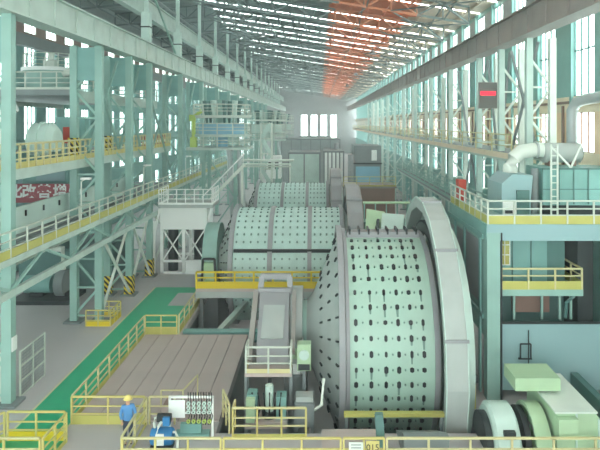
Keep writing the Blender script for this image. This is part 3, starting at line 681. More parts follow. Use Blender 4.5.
rail([(5.95, 25.2, 0), (6.55, 25.2, 0)], 'small yellow guard panel right of the gear cover', m='yellow', kick=.85, h=1.0, sp=.3)
t = thing('edge_beam', 'thin dull yellow edge beam along the pit in front of the mill foot', 'beam', (3, 24, -6), kind='thing')
MB().box(1.0, 5.0, 23.9, 24.15, .27, .42).build('rail', 'kick', t)
for x in (1.1, 4.9): MB().box(x-.06, x+.06, 23.97, 24.09, -6, .27).build('leg', 'grey', t)
tag(MB().box(.1, 2.5, 21.6, 23.1, 0.0, .22).build('plinth', 'plate'), 'low grey steel plinth before the mill foot', 'plinth')
tag(MB().prism([(21.2, .9), (21.5, .9), (23.4, .02), (21.2, .02)], 'x', 3.0, 4.6).build('ramp_cover', 'grey'), 'dark grey sloping cover in front of the mill foot', 'cover')
tag(MB().bar((2.25, 21.4, .02), (2.15, 21.6, 1.5), .3, .2).box(2.03, 2.3, 21.45, 21.7, 1.3, 1.55).build('cable_post', 'deep'), 'dark green leaning post with a pale top beside the yellow sign', 'post')
# signs on the front guardrail
t = thing('sign_plate', 'yellow sign with black figures on the front guardrail', 'sign', (1.85, 20.68, .65)); 
MB().box(1.62, 2.08, 20.66, 20.68, .62, 1.05).build('plate', 'yellow', t); text('015', 1.85, 20.655, .82, .3, 'black', t)
t = thing('sign_plate', 'pale grey notice plate on the front guardrail left of the yellow sign', 'sign', (1.27, 20.68, .65))
MB().box(1.03, 1.52, 20.66, 20.68, .62, 1.0).build('plate', 'offw', t)
lb = MB()
for k in range(3): lb.box(1.1, 1.45, 20.655, 20.66, .7+k*.1, .73+k*.1)
lb.build('printed_line', 'grey', t)

# blue pump unit
t = thing('pump_unit', 'blue pump unit with white label beside the worker', 'pump', (-5.75, 22.3, 0))
MB().lathe([(0, -.4), (.27, -.4), (.31, -.33), (.31, .33), (.27, .4), (0, .4)], (-5.8, 22.2, .42), 'x', 28).build('tank', 'blue', t, True)
MB().box(-6.2, -5.4, 21.95, 22.45, 0, .12).build('base', 'dark', t)
MB().box(-5.95, -5.65, 21.8, 21.85, .27, .68).build('label_plate', 'white', t)
MB().tube([(-6.0, 22.3, 1.05), (-5.5, 22.3, 1.05)], .16, 14).build('motor', 'dark', t, True)
MB().box(-5.75, -5.5, 22.05, 22.3, .85, 1.15).build('terminal_box', 'blue', t)
for p_ in ([(-6.05, 22.2, .6), (-6.1, 22.2, .9), (-6.1, 22.28, 1.05), (-6.0, 22.3, 1.05)], [(-5.5, 22.2, .55), (-5.3, 22.15, .6), (-5.2, 22.1, .4), (-5.2, 22.05, .02)], [(-5.95, 22.0, .6), (-5.9, 22.05, .85), (-5.8, 22.25, 1.0)]): MB().tube(p_, .05).build('pipe', 'offw', t)
# valve panel
t = thing('valve_rack', 'white framed panel of hoses and valves with a white notice board', 'valve panel', (-4.85, 23.0, 0))
f = MB()
for x in (-5.72, -4.08): f.box(x-.04, x+.04, 22.96, 23.04, 0, 1.52)
f.box(-5.76, -4.04, 22.96, 23.04, 1.46, 1.54).box(-5.76, -4.04, 22.97, 23.03, .86, .92); f.build('frame', 'white', t)
MB().box(-5.68, -5.12, 22.9, 22.94, .75, 1.42).build('notice_board', 'white', t)
for i in range(5):
    hb = MB()
    for k in range(2):
        x = -5.02 + i*.2 + k*.09
        hb.tube([(x, 23, 1.68), (x+.03, 22.93, 1.3), (x-.05, 22.95, 1.05), (x+.06, 22.95, .8), (x-.02, 22.97, .45)], .02, 6)
    hb.build('hose', 'black', t)
    for z in (.62, .98, 1.14, 1.3):
        v = MB().lathe([(.035, -.05), (.075, -.05), (.075, .03), (.035, .03)], (-4.98+i*.2, 22.9, z), 'y', 12, closed=True); v.build('valve', 'pale' if z > .7 else 'lime', t)
MB().box(-5.5, -4.2, 22.8, 23.2, .0, .16).box(-5.3, -4.5, 22.9, 23.1, .16, .5).build('manifold', 'teal', t)
t = thing('stair_hatch', 'brown grating box with a pale handrail on the cover plates behind the valve panel', 'hatch', (-5.9, 25.1, .05))
MB().box(-6.5, -5.6, 24.7, 25.5, .052, .3).build('curb', 'plate', t); MB().box(-6.45, -5.65, 24.75, 25.45, .3, .34).build('grating', 'rib', t)
h_ = MB(); h_.bar((-6.5, 24.7, 1.0), (-5.6, 24.7, 1.0), .05).bar((-5.6, 24.7, .3), (-5.6, 24.7, 1.0), .05).bar((-6.5, 24.7, .3), (-6.5, 24.7, 1.0), .05).bar((-5.6, 24.7, 1.0), (-5.3, 26.2, 1.0), .05).bar((-5.3, 26.2, .05), (-5.3, 26.2, 1.0), .05); h_.build('handrail', 'cream', t)

# mesh gates by the nearest left column
def mesh_gate(label, x, ya, yb, h, along='y'):
    t = thing('mesh_gate', label, 'gate', (x, ya, 0) if along == 'y' else (ya, x, 0))
    f = MB(); g = MB()
    P = (lambda u, z: (x, u, z)) if along == 'y' else (lambda u, z: (u, x, z))
    n = 2
    for i in range(n+1): u = ya + (yb-ya)*i/n; f.bar(P(u, 0.01), P(u, h), .07)
    for k in range(4): z = .1 + (h-.15)*k/3; f.bar(P(ya, z), P(yb, z), .06)
    u = ya
    while u < yb: g.bar(P(u, .1), P(u, h), .018); u += .14
    z = .15
    while z < h: g.bar(P(ya, z), P(yb, z), .018); z += .14
    f.build('frame', 'rail', t, fix=False); g.build('mesh', 'grey', t, fix=False)
mesh_gate('grey steel mesh gate right of the nearest left column', -13.0, 26.1, 28.4, 2.1)
mesh_gate('grey steel mesh panel left of the nearest left column', 25.6, -16.0, -13.6, 2.2, 'x')
tag(MB().box(-13.02, -12.98, 25.4, 25.8, 2.3, 2.9).build('notice', 'white'), 'white notice fixed on the nearest left column above the mesh gate', 'sign')

# ------------------------------------------------------------------ white tower and cyclone towers
t = thing('sampling_tower', 'white steel tower with crossed bracing and a railed top beside the second mill', 'tower', (-10.7, 49, 0))
x0, x1, y0, y1 = -12.6, -8.9, 47.6, 50.4
for x in (x0+.12, (x0+x1)/2, x1-.12):
    for y in (y0+.12, y1-.12): MB().box(x-.12, x+.12, y-.12, y+.12, 0, 3.55).build('leg', 'white', t)
MB().box(x0, x1, y0, y1, 3.55, 5.3).build('housing', 'white', t)
MB().box(x0-.1, x1+.5, y0-.25, y1+.2, 5.3, 5.55).build('roof_deck', 'guard', t)
for a, b in ((x0+.2, (x0+x1)/2-.1), ((x0+x1)/2+.1, x1-.2)):
    MB().bar((a, y0+.1, 1.1), (b, y0+.1, 3.5), .1).bar((b, y0+.1, 1.1), (a, y0+.1, 3.5), .1).build('brace', 'white', t)
MB().box(x0, x1, y0, y0+.15, .95, 1.12).box(x0, x1, y0, y0+.15, .0, .2).box(x0, x1, y1-.15, y1, .95, 1.12).build('cross_beam', 'white', t)
MB().box(-10.6, -9.3, y0+.05, y0+.12, .2, 1.0).build('panel', 'white', t)
for x in (-11.9, -9.8): MB().tube([(x, 49, .01), (x, 49, 3.54)], .4, 16).build('pipe', 'dark', t)
rail([(x0-.05, y1, 5.55), (x0-.05, y0-.2, 5.55), (x1+.45, y0-.2, 5.55), (x1+.45, y1, 5.55)], parent=t, m='white', kick=.15, km='white', sp=.75, h=1.2)
MB().tube([(x1+.3, 48.2, 5.3), (x1+.1, 48, 4.4), (x1+.3, 48, 0.05)], .1, 10).build('down_pipe', 'white', t)
MB().bar((x0-.05, y0, 5.2), (x0-1.1, y0, 0.1), .16).box(x0-.9, x0-.4, y0, y0+.15, 0, 4.2).build('strut', 'white', t)
def cyclone(label, x, y, s, zd, mcol):
    t = thing('cyclone_tower', label, 'cyclone tower', (x, y, 0))
    c = (x, y, 0)
    for i in range(4):
        a = PI/4 + i*PI/2; px, py = x+2.3*s*math.cos(a), y+2.3*s*math.sin(a); MB().box(px-.16, px+.16, py-.16, py+.16, 0, zd).build('leg', 'steel', t)
    MB().box(x-3.2*s, x+3*s, y-2.8*s, y+2.8*s, zd, zd+.25).build('deck', 'girder', t)
    MB().bar((x-1.6*s, y-1.7*s, .3), (x+1.6*s, y-1.7*s, zd*.5), .12).bar((x+1.6*s, y-1.7*s, zd*.5), (x-1.6*s, y-1.7*s, zd), .12).build('brace', 'steel', t)
    MB().lathe([(.6*s, zd+.25), (.6*s, zd+1.2), (2.2*s, zd+1.4), (2.4*s, zd+1.4), (2.4*s, zd+2.5), (.5*s, zd+2.5)], c, 'z', 36).build('tub', mcol, t, True)
    MB().lathe([(2.4*s, zd+1.3), (3.1*s, zd+1.3), (3.1*s, zd+1.5), (2.4*s, zd+1.5)], c, 'z', 36, closed=True).build('lower_ring', 'girder', t, True)
    MB().lathe([(.5*s, zd+3.1), (3.0*s, zd+3.1), (3.15*s, zd+3.35), (.5*s, zd+3.35)], c, 'z', 36, closed=True).build('upper_ring', 'offw', t, True)
    for k in range(10):
        a = 2*PI*k/10; p = (x+1.7*s*math.cos(a), y+1.7*s*math.sin(a), zd+2.55); q = (x+1.9*s*math.cos(a), y+1.9*s*math.sin(a), zd+4.8)
        MB().tube([p, q], .1*s, 10, 0, .32*s).build('cyclone', 'pale' if k % 2 else 'deep', t, True)
    MB().tube([(x, y, zd+2.5), (x, y, zd+4.9)], .5*s, 16).build('distributor', 'steel', t, True)
    for zz, rr, m in ((zd+.25, 2.95, 'rail'), (zd+1.5, 3.0, 'rail'), (zd+3.35, 3.0, 'rail')):
        pts = [(x+rr*s*math.cos(2*PI*k/12), y+rr*s*math.sin(2*PI*k/12), zz) for k in range(13)]
        rail(pts, parent=t, m=m, kick=0, h=1.05, sp=1.6, r=.05)
    MB().tube([(x+1.5*s, y-.5, zd), (x+2.0*s, y-.8, zd-2), (x+2.6*s, y-1.2, 0.02)], .35, 12).build('pipe', 'insul', t, True)
    MB().tube([(x+.9*s, y-1, zd), (x+1.5*s, y-1.2, 0.02)], .28, 12).build('pipe', 'insul', t, True)
    return t
cyclone('nearest round cyclone tower with pale blue tub and tiered railings left of the mills', -9.7, 60, .95, 9.4, 'drum')
cyclone('second round cyclone tower standing farther behind the blue one', -8.4, 96, 1.0, 9.2, 'pale')
cyclone('farthest round cyclone tower near the end of the hall', -8.6, 132, 1.0, 9.2, 'pale')
t = thing('valve_stack', 'lime green valve stack standing at the left edge of the nearest cyclone deck', 'valve', (-12.2, 58.4, 9.65))
MB().box(-12.5, -11.9, 58.1, 58.7, 9.651, 10.6).build('base', 'lime', t); MB().tube([(-12.2, 58.4, 10.6), (-12.2, 58.4, 12.6), (-11.4, 58.4, 13.2)], .2, 12).build('pipe', 'lime', t, True); MB().box(-12.6, -12.0, 58.2, 58.6, 12.2, 12.8).build('actuator', 'lime', t)
t = thing('access_stair', 'pale steel stair with sloping handrails between the white tower and the nearest cyclone tower', 'stair', (-8.5, 54.6, 4.2))
for y in (54.2, 55.0): MB().bar((-10.6, y, 4.3), (-6.8, y, 8.2), .08, .25).build('stringer', 'offw', t); MB().bar((-10.6, y, 5.3), (-6.8, y, 9.2), .07).build('handrail', 'white', t)
b = MB()
for k in range(13): b.box(-10.6+k*.3, -10.3+k*.3, 54.2, 55.0, 4.3+k*.31, 4.34+k*.31)
b.build('tread', 'rail', t)
for k in range(5): MB().box(-10.55+k*.92, -10.49+k*.92, 54.17, 54.23, 4.35+k*.945, 5.35+k*.945).build('post', 'white', t)
for x, h_ in ((-10.4, 4.4), (-7.0, 7.9)): MB().box(x-.1, x+.1, 54.5, 54.7, 0, h_).build('leg', 'offw', t)
t = thing('pipe_bridge', 'pale pipe bridge crossing above the third mill towards the second cyclone tower', 'pipes', (-5.5, 74, 0))
for z in (6.9, 7.4): MB().tube([(-10.5, 74, z), (-3.6, 74, z), (-3.6, 74, .02) if z < 7 else (-3.2, 74.4, 7.4)], .16, 10).build('pipe', 'offw', t, True)
MB().box(-10.5, -3.4, 73.8, 74.2, 6.55, 6.7).build('tray', 'rail', t)
for x in (-9.8, -5.2): MB().box(x-.12, x+.12, 73.9, 74.1, 0, 6.55).build('leg', 'steel', t)
# sheds, stair tower, far machines
t = thing('stair_tower', 'pale lattice stair tower beside the second cyclone tower', 'tower', (-6.9, 79, 0))
f = MB()
for x in (-7.6, -6.2):
    for y in (78.2, 79.8): f.box(x-.07, x+.07, y-.07, y+.07, 0, 12)
f.build('frame', 'offw', t)
for k in range(6):
    a, b = (-7.5, -6.3) if k % 2 else (-6.3, -7.5); MB().bar((a, 78.3, k*2), (b, 78.3, k*2+2), .12, .5).build('flight', 'pale', t); 
l_ = MB()
for k in range(1, 7): l_.box(-7.6, -6.2, 78.2, 79.8, k*2-.1, k*2)
l_.build('landing', 'rail', t)
t = thing('cabin', 'small white cabin with two dark windows among the far machines', 'cabin', (-6, 84, 0))
MB().box(-7.3, -5.3, 83, 86, 4.3, 7.4).build('housing', 'white', t); MB().box(-7.0, -6.5, 82.95, 83, 5.6, 6.6).build('window', 'dark', t); MB().box(-6.1, -5.6, 82.95, 83, 5.6, 6.6).build('window', 'dark', t)
for x in (-7.1, -5.5):
    for y in (83.2, 85.8): MB().box(x-.12, x+.12, y-.12, y+.12, 0, 4.3).build('leg', 'steel', t)
def shed(label, x0, x1, y0, y1, z1, m, nseam):
    t = thing('machine_housing', label, 'housing', ((x0+x1)/2, (y0+y1)/2, 0))
    MB().box(x0, x1, y0, y1, 0, z1).build('sheet', m, t); s = MB()
    for i in range(nseam+1): x = x0 + (x1-x0)*i/nseam; s.box(x-.09, x+.09, y0-.06, y0, 0, z1)
    s.box(x0-.1, x1+.1, y0-.06, y1, z1, z1+.25); s.build('frame', 'grey', t)
shed('pale green two bay machine housing beyond the third mill', -4.3, .1, 85, 92, 7.6, 'pale', 2)
shed('tall white striped machine housing beyond the third mill, beside the pale green one', .7, 3.4, 83, 90, 7.9, 'white', 5)
shed('wide grey machine housing at the far end of the hall', -7.5, 4.2, 120, 128, 8.6, 'greyp', 6)
shed('white machine housing under the end windows', -4.8, 3.0, 150, 156, 8.4, 'white', 5)
t = thing('control_cabin', 'dull teal control cabin with a lit window beyond the mills on the right', 'cabin', (6.3, 82, 0))
MB().box(4.7, 8.3, 80, 86, 0, 9).build('housing', 'grey', t); MB().box(4.9, 8.1, 79.93, 80, 3.2, 6.2).build('panel', 'drum', t)
MB().box(7.0, 7.7, 79.93, 80, 7.0, 8.4).build('window', 'white', t); MB().box(4.6, 8.4, 79.9, 80, 6.5, 6.7).build('ledge', 'dark', t)
t = thing('ore_bin', 'brownish steel bin with two levels in front of the far control cabin', 'bin', (5.5, 70, 0))
MB().box(2.9, 8.6, 68, 73, 0, 4.6).build('body', 'rib', t); MB().box(2.7, 8.8, 67.9, 73.2, 4.6, 4.8).build('lid', 'girder2', t)
rail([(2.8, 68, 4.8), (8.7, 68, 4.8)], parent=t, m='yellow', kick=.15, sp=1.5)
for i, (x, y, z, lab) in enumerate(((3.4, 58, 5.0, 'grey dust pipe standing left of the brown bin'), (2.6, 90, 9, 'far grey pipe between the white and teal housings'), (4.0, 76, 8.0, 'grey pipe standing beside the far control cabin'))):
    tag(MB().tube([(x, y, 0 if y > 75 else -6), (x, y, z)], .35, 14).build('vent_pipe', 'flange', None, True), lab, 'pipe')
# pale green trays and pipe bundle between first and second mill
t = thing('tray_machine', 'pale green sloping trays of a machine behind the front mill', 'machine', (3.9, 38.5, -6))
MB().add([(2.9,37.6,5.1),(4.0,37.6,4.9),(4.3,39.2,6.2),(3.1,39.2,6.4),(2.9,37.6,4.8),(4.0,37.6,4.6),(4.3,39.2,5.9),(3.1,39.2,6.1)], [(0,1,2,3),(7,6,5,4),(0,4,5,1),(1,5,6,2),(2,6,7,3),(3,7,4,0)]).build('tray', 'pgreen', t)
MB().add([(3.8,36.9,5.4),(5.1,36.9,5.3),(5.4,38.0,6.2),(4.0,38.0,6.3),(3.8,36.9,5.0),(5.1,36.9,4.9),(5.4,38.0,5.8),(4.0,38.0,5.9)], [(0,1,2,3),(7,6,5,4),(0,4,5,1),(1,5,6,2),(2,6,7,3),(3,7,4,0)]).build('tray', 'pale', t)
MB().box(3.2, 4.6, 37.3, 39, -6, 4.3).build('body', 'teal', t)
t = thing('pipe_rack', 'grey rack of parallel curved pipes behind the top of the front mill', 'pipes', (5.2, 39, -6))
for i in range(8):
    x = 3.7 + i*.36; MB().tube([(x+.8, 40.4, 2), (x+.6, 40.4, 5.5), (x+.1, 38.6, 5.75), (x-.1, 36.9, 5.2)], .1, 8).build('pipe', 'grey' if i % 3 else 'dark', t, True)
MB().box(3.6, 7.2, 40.2, 40.6, -6, 2).build('stand', 'deep', t)
t = thing('tube_rail', 'pale green round tube railing behind the front mill and its gear cover', 'guardrail', (4.8, 40.8, -6))
MB().tube([(3.0, 41, 6.55), (6.2, 41, 6.55), (6.4, 41, 6.4), (6.5, 40.8, 5.0)], .09, 10).build('handrail', 'pgreen', t, True)
for i in range(5): MB().tube([(3.1+i*.75, 41, 5.3), (3.1+i*.75, 41, 6.55)], .05, 8).build('post', 'steel', t)
MB().box(3.0, 6.5, 40.7, 42, 5.15, 5.3).build('deck', 'steel', t)
for x in (3.2, 6.4): MB().box(x-.1, x+.1, 41.2, 41.4, -6, 5.15).build('leg', 'steel', t)

# ------------------------------------------------------------------ right side
gallery('side_walkway', 'sloping green grey walkway with railings along the right columns beyond the tower', 10.9, 10.0, 36, 76, 6.2, .3, dict(kick=.2, m='steel', km='steel'), sp=2)
t = bpy.data.objects['side_walkway']
rail([(10.06, 36, 6.2), (10.06, 76, 6.2)], parent=t, m='steel', km='steel', kick=.2, sp=2.4)
lb = MB()
for y in (38, 46, 54, 62, 70): lb.box(10.2, 10.35, y, y+.15, 0, 5.9).box(10.6, 10.75, y, y+.15, 0, 5.9)
lb.build('trestle', 'teal', t)
gallery('window_walkway', 'long brown edged walkway under the sunny right windows', 13.6, 11.2, 35.2, 200, 10.2, .5, dict(kick=0, m='cream', h=1.0), sp=4)
t = bpy.data.objects['window_walkway']
MB().box(11.15, 11.25, 35.2, 200, 9.85, 10.2).build('fascia', 'beige', t)
rail([(11.3, 35.2, 10.2), (11.3, 200, 10.2)], parent=t, m='cream', kick=0, sp=4)
# LED board
t = thing('display_board', 'dark display board with a red lit line hanging on the right columns', 'sign', (11.6, 41.3, 13.0))
MB().box(11.0, 12.25, 41.2, 41.45, 13.0, 14.8).build('housing', 'girder2', t); MB().box(11.03, 12.22, 41.16, 41.2, 13.03, 14.77).build('face', 'panelgrey', t)
MB().box(11.08, 12.12, 41.13, 41.16, 13.9, 14.18).build('lit_line', 'led', t)
# motor platform (right tower)
t = thing('motor_platform', 'two level teal steel platform at the right with yellow green kick plates', 'platform', (10.5, 30, 0))
XL = 7.3
for (x, y) in ((XL+.25, 26.2), (XL+.25, 32.8), (12.75, 26.2), (13.8, 32.8)): MB().box(x-.28, x+.28, y-.28, y+.28, 0, 7.25).build('leg', 'steel', t)
lg = MB().box(XL+.56, XL+.62, 25.9, 26.3, .0, 7.25); lg.build('trim_strip', 'dark', t)
MB().box(XL, 14.2, 26, 33.3, 7.27, 7.62).build('deck', 'steel', t)
MB().box(XL-.02, 14.2, 25.95, 26.1, 6.9, 7.6).build('edge_beam', 'bluep', t); MB().box(XL-.06, XL+.1, 26, 33.3, 7.0, 7.6).build('edge_beam', 'teal', t)
rail([(XL+.02, 33.25, 7.62), (XL+.02, 26.0, 7.62), (14.2, 26.0, 7.62)], parent=t, m='rail', kick=.4, km='kick', sp=1.1, h=1.0)
# side cladding towards the mills
MB().box(XL, XL+.08, 26.4, 33.4, 2.6, 7.0).build('side_panel', 'steel', t); 
s = MB()
for (a, b, z0, z1) in ((27.2, 29.6, 3.9, 6.7), (30.1, 31.6, 4.2, 6.6), (32.0, 33.2, 4.2, 6.5)): s.box(XL-.04, XL, a, b, z0, z1)
s.build('side_inset', 'flange', t)
s = MB()
for y in (26.9, 29.8, 31.8, 33.4): s.box(XL-.12, XL-.04, y-.12, y+.12, 0, 7)
for z in (3.4, 6.9): s.box(XL-.12, XL-.04, 26.4, 33.5, z, z+.2)
s.build('side_frame', 'teal', t)
MB().box(XL+.62, 11.45, 26.0, 28.4, 4.5, 4.78).build('mid_deck', 'steel', t)
rail([(XL+.62, 26.02, 4.78), (11.4, 26.02, 4.78), (11.4, 28.3, 4.78)], parent=t, m='cream', kick=.36, km='kick', sp=1.25, h=.9)
MB().box(XL+.62, 10.3, 27.1, 27.25, 4.5, 7.25).build('wall_panel', 'teal', t); MB().box(9.55, 9.6, 27.06, 27.1, 4.8, 7.2).box(8.7, 8.75, 27.06, 27.1, 4.8, 7.2).build('seam', 'deep', t)
MB().box(10.3, 11.1, 27.1, 27.25, 4.78, 7.0).build('door', 'deep', t)
MB().box(8.1, 8.6, 27.0, 27.1, 5.6, 7.0).build('window', 'kick', t); w_ = MB()
for i in range(3): w_.box(8.1+i*.23, 8.14+i*.23, 26.97, 27.0, 5.6, 7.0)
for i in range(4): w_.box(8.1, 8.6, 26.97, 27.0, 5.6+i*.45, 5.64+i*.45)
w_.build('glazing_bar', 'white', t)
st = MB()
for k in range(9): st.box(10.4+k*.0+.0, 11.4, 29+k*.25, 29.25+k*.25, 4.78+k*.28-.05, 4.78+k*.28)
st.bar((11.45, 28.5, 5.6), (11.45, 31.4, 7.9), .06).bar((10.35, 28.5, 5.6), (10.35, 31.4, 7.9), .06).bar((11.45, 28.6, 4.5), (11.45, 31.3, 7.2), .08, .25).bar((10.35, 28.6, 4.5), (10.35, 31.3, 7.2), .08, .25)
st.build('stair', 'rail', t)
MB().box(XL+.62, 13.2, 26.3, 26.45, .3, 3.25).build('base_panel', 'bluep', t); MB().box(XL+.62, 13.2, 26.24, 26.3, 3.2, 3.3).build('base_trim', 'dark', t)
MB().box(XL+.62, 12.4, 28.2, 28.35, .0, 4.5).build('back_panel', 'deep', t)
MB().box(9.0, 10.6, 27.6, 28.1, 3.3, 4.2).build('cable_box', 'rib', t)
s = MB()
for x in (8.1, 8.75, 10.0, 10.8, 11.3): s.box(x-.05, x+.05, 26.9, 27.0, 3.2, 4.5)
s.build('hanger', 'steel', t)
MB().box(11.5, 12.2, 26.7, 28.6, 0.3, 7.2).build('duct', 'dark', t)
MB().tube([(11.0, 26.8, 3.3), (11.0, 26.7, 4.0), (11.35, 26.7, 4.3)], .08, 8).build('conduit', 'deep', t)
# bracket on blue panel
t = thing('wall_bracket', 'thin dark square bracket on the pale blue panel of the right platform', 'bracket', (9.0, 26.2, 1.4))
b = MB(); b.bar((8.75, 26.2, 1.7), (9.3, 26.2, 1.7), .05).bar((8.8, 26.2, 1.7), (8.8, 26.2, 2.35), .05).bar((9.25, 26.2, 1.7), (9.25, 26.2, 2.35), .05).bar((8.8, 26.2, 2.35), (9.25, 26.2, 2.35), .05).bar((9.15, 26.2, 1.4), (9.15, 26.2, 2.95), .04).bar((8.75,26.2,1.7),(8.75,26.29,1.7),.05).bar((9.2,26.2,2.35),(9.2,26.29,2.35),.05); b.build('frame', 'dark', t)
# equipment on the platform deck
t = thing('exhaust_housing', 'pale blue sheet housing with a sloped left corner on the right platform', 'housing', (9, 29.5, 7.62))
MB().prism([(8.7, 7.63), (10.1, 7.63), (10.1, 8.4), (10.2, 9.5), (9.2, 9.55), (8.72, 9.1)], 'y', 28.6, 31).build('body', 'bluep', t)
MB().box(8.75, 9.4, 28.55, 28.6, 7.65, 8.3).build('door', 'white', t); MB().box(9.4, 10.0, 28.5, 28.6, 7.65, 8.8).build('recess', 'deep', t); MB().box(8.85, 9.2, 28.5, 28.55, 7.7, 7.85).build('plate', 'dark', t)
MB().tube([(10.42, 29, 7.63), (10.42, 29, 9.8)], .18, 14).build('pipe', 'grey', t, True)
t = thing('exhaust_duct', 'fat pale elbow duct rising from the sheet housing to the right', 'duct', (9, 30, 9.9))
MB().tube([(9.55, 30, 9.5), (9.58, 30, 9.85), (9.75, 30, 10.25), (10.1, 30, 10.55), (10.6, 30, 10.65), (11.18, 30, 10.65)], .36, 20).build('elbow', 'offw', t, True); MB().tube([(10.8, 30, 10.65), (10.9, 30, 10.65)], .43, 20).build('flange', 'guard', t, True)
t = thing('storage_drum', 'beige horizontal drum on a frame above the teal cabinets', 'tank', (12, 30.3, 9.85))
MB().lathe([(0, 0), (.4, .0), (.5, .1), (.5, 1.9), (.4, 2.0), (0, 2.0)], (11.2, 30.3, 10.5), 'x', 28).build('shell', 'guard', t, True); 
for x in (11.5, 12.7): MB().box(x, x+.15, 30.0, 30.6, 9.85, 10.2).build('saddle', 'rib', t)
t = thing('access_ladder', 'cream caged ladder frame beside the beige drum', 'ladder', (10.9, 29.8, 7.62))
b = MB()
for x in (10.6+.35, 11.25): b.bar((x, 28.3, 7.63), (x, 28.3, 11.0), .07)
for k in range(10): b.bar((10.95, 28.3, 7.9+k*.32), (11.25, 28.3, 7.9+k*.32), .05)
b.build('rungs', 'offw', t); MB().bar((10.95, 28.35, 10.9), (11.9, 28.35, 9.9), .08).bar((11.9, 28.35, 9.9), (12.4, 28.35, 11), .08).build('brace', 'offw', t)
t = thing('switch_cabinet', 'long row of teal switch cabinets with vertical seams on the right platform', 'cabinet', (12.5, 30, 7.62))
MB().box(10.7, 14.2, 28.8, 31.0, 7.63, 9.84).build('housing', 'teal', t); s = MB()
for x in (10.7, 11.5, 12.2, 12.9, 13.6): s.box(x, x+.05, 28.76, 28.8, 8.1, 9.84)
s.box(10.7, 14.2, 28.76, 28.8, 9.76, 9.84).box(10.7, 14.2, 28.77, 28.8, 8.8, 8.84); s.build('seam', 'deep', t); MB().box(10.7, 14.2, 28.7, 28.8, 7.63, 8.05).build('plinth', 'dark', t)
tag(MB().box(7.6, 8.0, 32.6, 33.3, 7.63, 8.9).build('cabinet', 'redp'), 'small orange red box at the back corner of the right platform', 'cabinet')
t = thing('lamp_post', 'lamp post with square white head at the right end of the right platform', 'lamp', (13.3, 27.5, 7.62)); MB().tube([(13.3, 27.5, 7.63), (13.3, 27.5, 10.1)], .05, 8).build('pole', 'offw', t); MB().box(13.0, 13.4, 27.2, 27.6, 10.1, 10.4).build('lamp_head', 'white', t)
t = thing('ventilation_duct', 'grey duct entering from the right and bending down before the bright windows', 'duct', (13.6, 33, 10))
MB().tube([(14.3, 22, 13.6), (14.2, 30.5, 13.3), (14.0, 31.5, 13.25), (13.75, 32, 13.1), (13.6, 32.2, 12.7), (13.6, 32.2, 7.63)], .3, 16).build('pipe', 'insul', t, True); MB().tube([(13.6, 32.2, 9.9), (13.6, 32.2, 10.05)], .42, 16).build('flange', 'guard', t, True)
# front right motor group
t = thing('motor_cover', 'white rounded motor cover with dark slots at the bottom right', 'motor', (6.9, 22.4, 0))
MB().lathe([(0, 6.3), (1.25, 6.3), (1.38, 6.4), (1.38, 7.15), (1.25, 7.25), (0, 7.25)], (0, 22.6, .05), 'x', 40, a0=0, a1=PI).build('cover', 'pale', t, True)
MB().box(6.2, 7.45, 21.15, 24.05, 0, .06).build('base', 'guard', t); MB().box(6.6, 7.0, 21.3, 21.5, .75, 1.0).build('slot', 'dark', t)
MB().lathe([(0, 6.05), (1.05, 6.05), (1.05, 6.3), (0, 6.3)], (0, 22.6, .05), 'x', 32, a0=0, a1=PI).build('fan_ring', 'dark', t, True)
t = thing('coupling_guard', 'narrow pale green curved coupling guard right of the white motor cover', 'machine cover', (7.9, 22.6, 0))
MB().lathe([(1.2, 7.75), (1.34, 7.75), (1.34, 8.3), (1.2, 8.3)], (0, 22.6, .1), 'x', 40, closed=False, a0=0, a1=PI).box(7.75, 8.3, 21.3, 24.3, 0, .1).build('cover', 'pgreen', t, True)
MB().lathe([(0, 7.5), (1.1, 7.5), (1.1, 7.72), (0, 7.72)], (0, 22.8, .1), 'x', 32, a0=0, a1=PI).build('brake_disc', 'dark', t, True)
t = thing('gearbox', 'large pale green gearbox casing with a sloped top at the bottom right corner', 'gearbox', (9.4, 22.5, 0))
MB().prism([(8.45, 0), (10.4, 0), (10.4, .9), (9.8, 1.72), (8.45, 1.72)], 'y', 21.3, 24.4).build('casing', 'pgreen', t); MB().prism([(8.35, 1.72), (9.85, 1.72), (9.85, 1.78), (8.35, 1.78)], 'y', 21.2, 24.5).build('lid', 'offw', t)
MB().box(9.1, 9.16, 21.24, 21.3, 0, 1.7).box(9.9, 9.96, 21.24, 21.3, 0, 1.5).build('rib', 'pale', t)
MB().box(8.4, 9.1, 21.0, 21.3, .9, 1.6).build('inspection_box', 'pgreen', t)
t = thing('oil_tank', 'flat pale green box resting on top of the gearbox', 'tank', (8.4, 23.3, 2.02)); MB().box(7.4, 9.1, 22.6, 24.0, 1.9, 2.38).build('tank', 'pgreen', t); MB().box(8.45, 9.0, 22.9, 23.9, 1.781, 1.9).build('foot', 'grey', t)
tag(MB().box(10.9, 11.2, 21.5, 26, 0, 1.2).build('cable_duct', 'deep'), 'dark cable duct right of the gearbox', 'duct')
# hanging high bay lamps
hl = None; k = 0
for y in (38.5, 69.7, 100.9, 132.1):
    for x, side in ((-6.5, 'left'), (6.2, 'right')):
        z = zr(x) - 2.1
        lab = 'bell shaped lamp hanging under the %s half of the roof, %s from the camera' % (side, ORD[k//2]); k += 1
        if hl is None:
            hl = thing('high_bay_lamp', lab, 'lamp', (x, y, z-1.0))
            MB().tube([(x, y, z-.5), (x, y, z+.1)], .04, 6).build('stem', 'dark', hl); MB().lathe([(.08, z-.5), (.35, z-.8), (.42, z-1.0), (.38, z-1.0), (.3, z-.8), (.05, z-.55)], (x, y, 0), 'z', 24, closed=True).build('shade', 'grey', hl, True)
            MB().lathe([(0, z-.92), (.34, z-.92), (.34, z-.9), (0, z-.9)], (x, y, 0), 'z', 20).build('lens', 'lamp', hl)
        else: dup(hl, (x, y, z-1.0), lab)

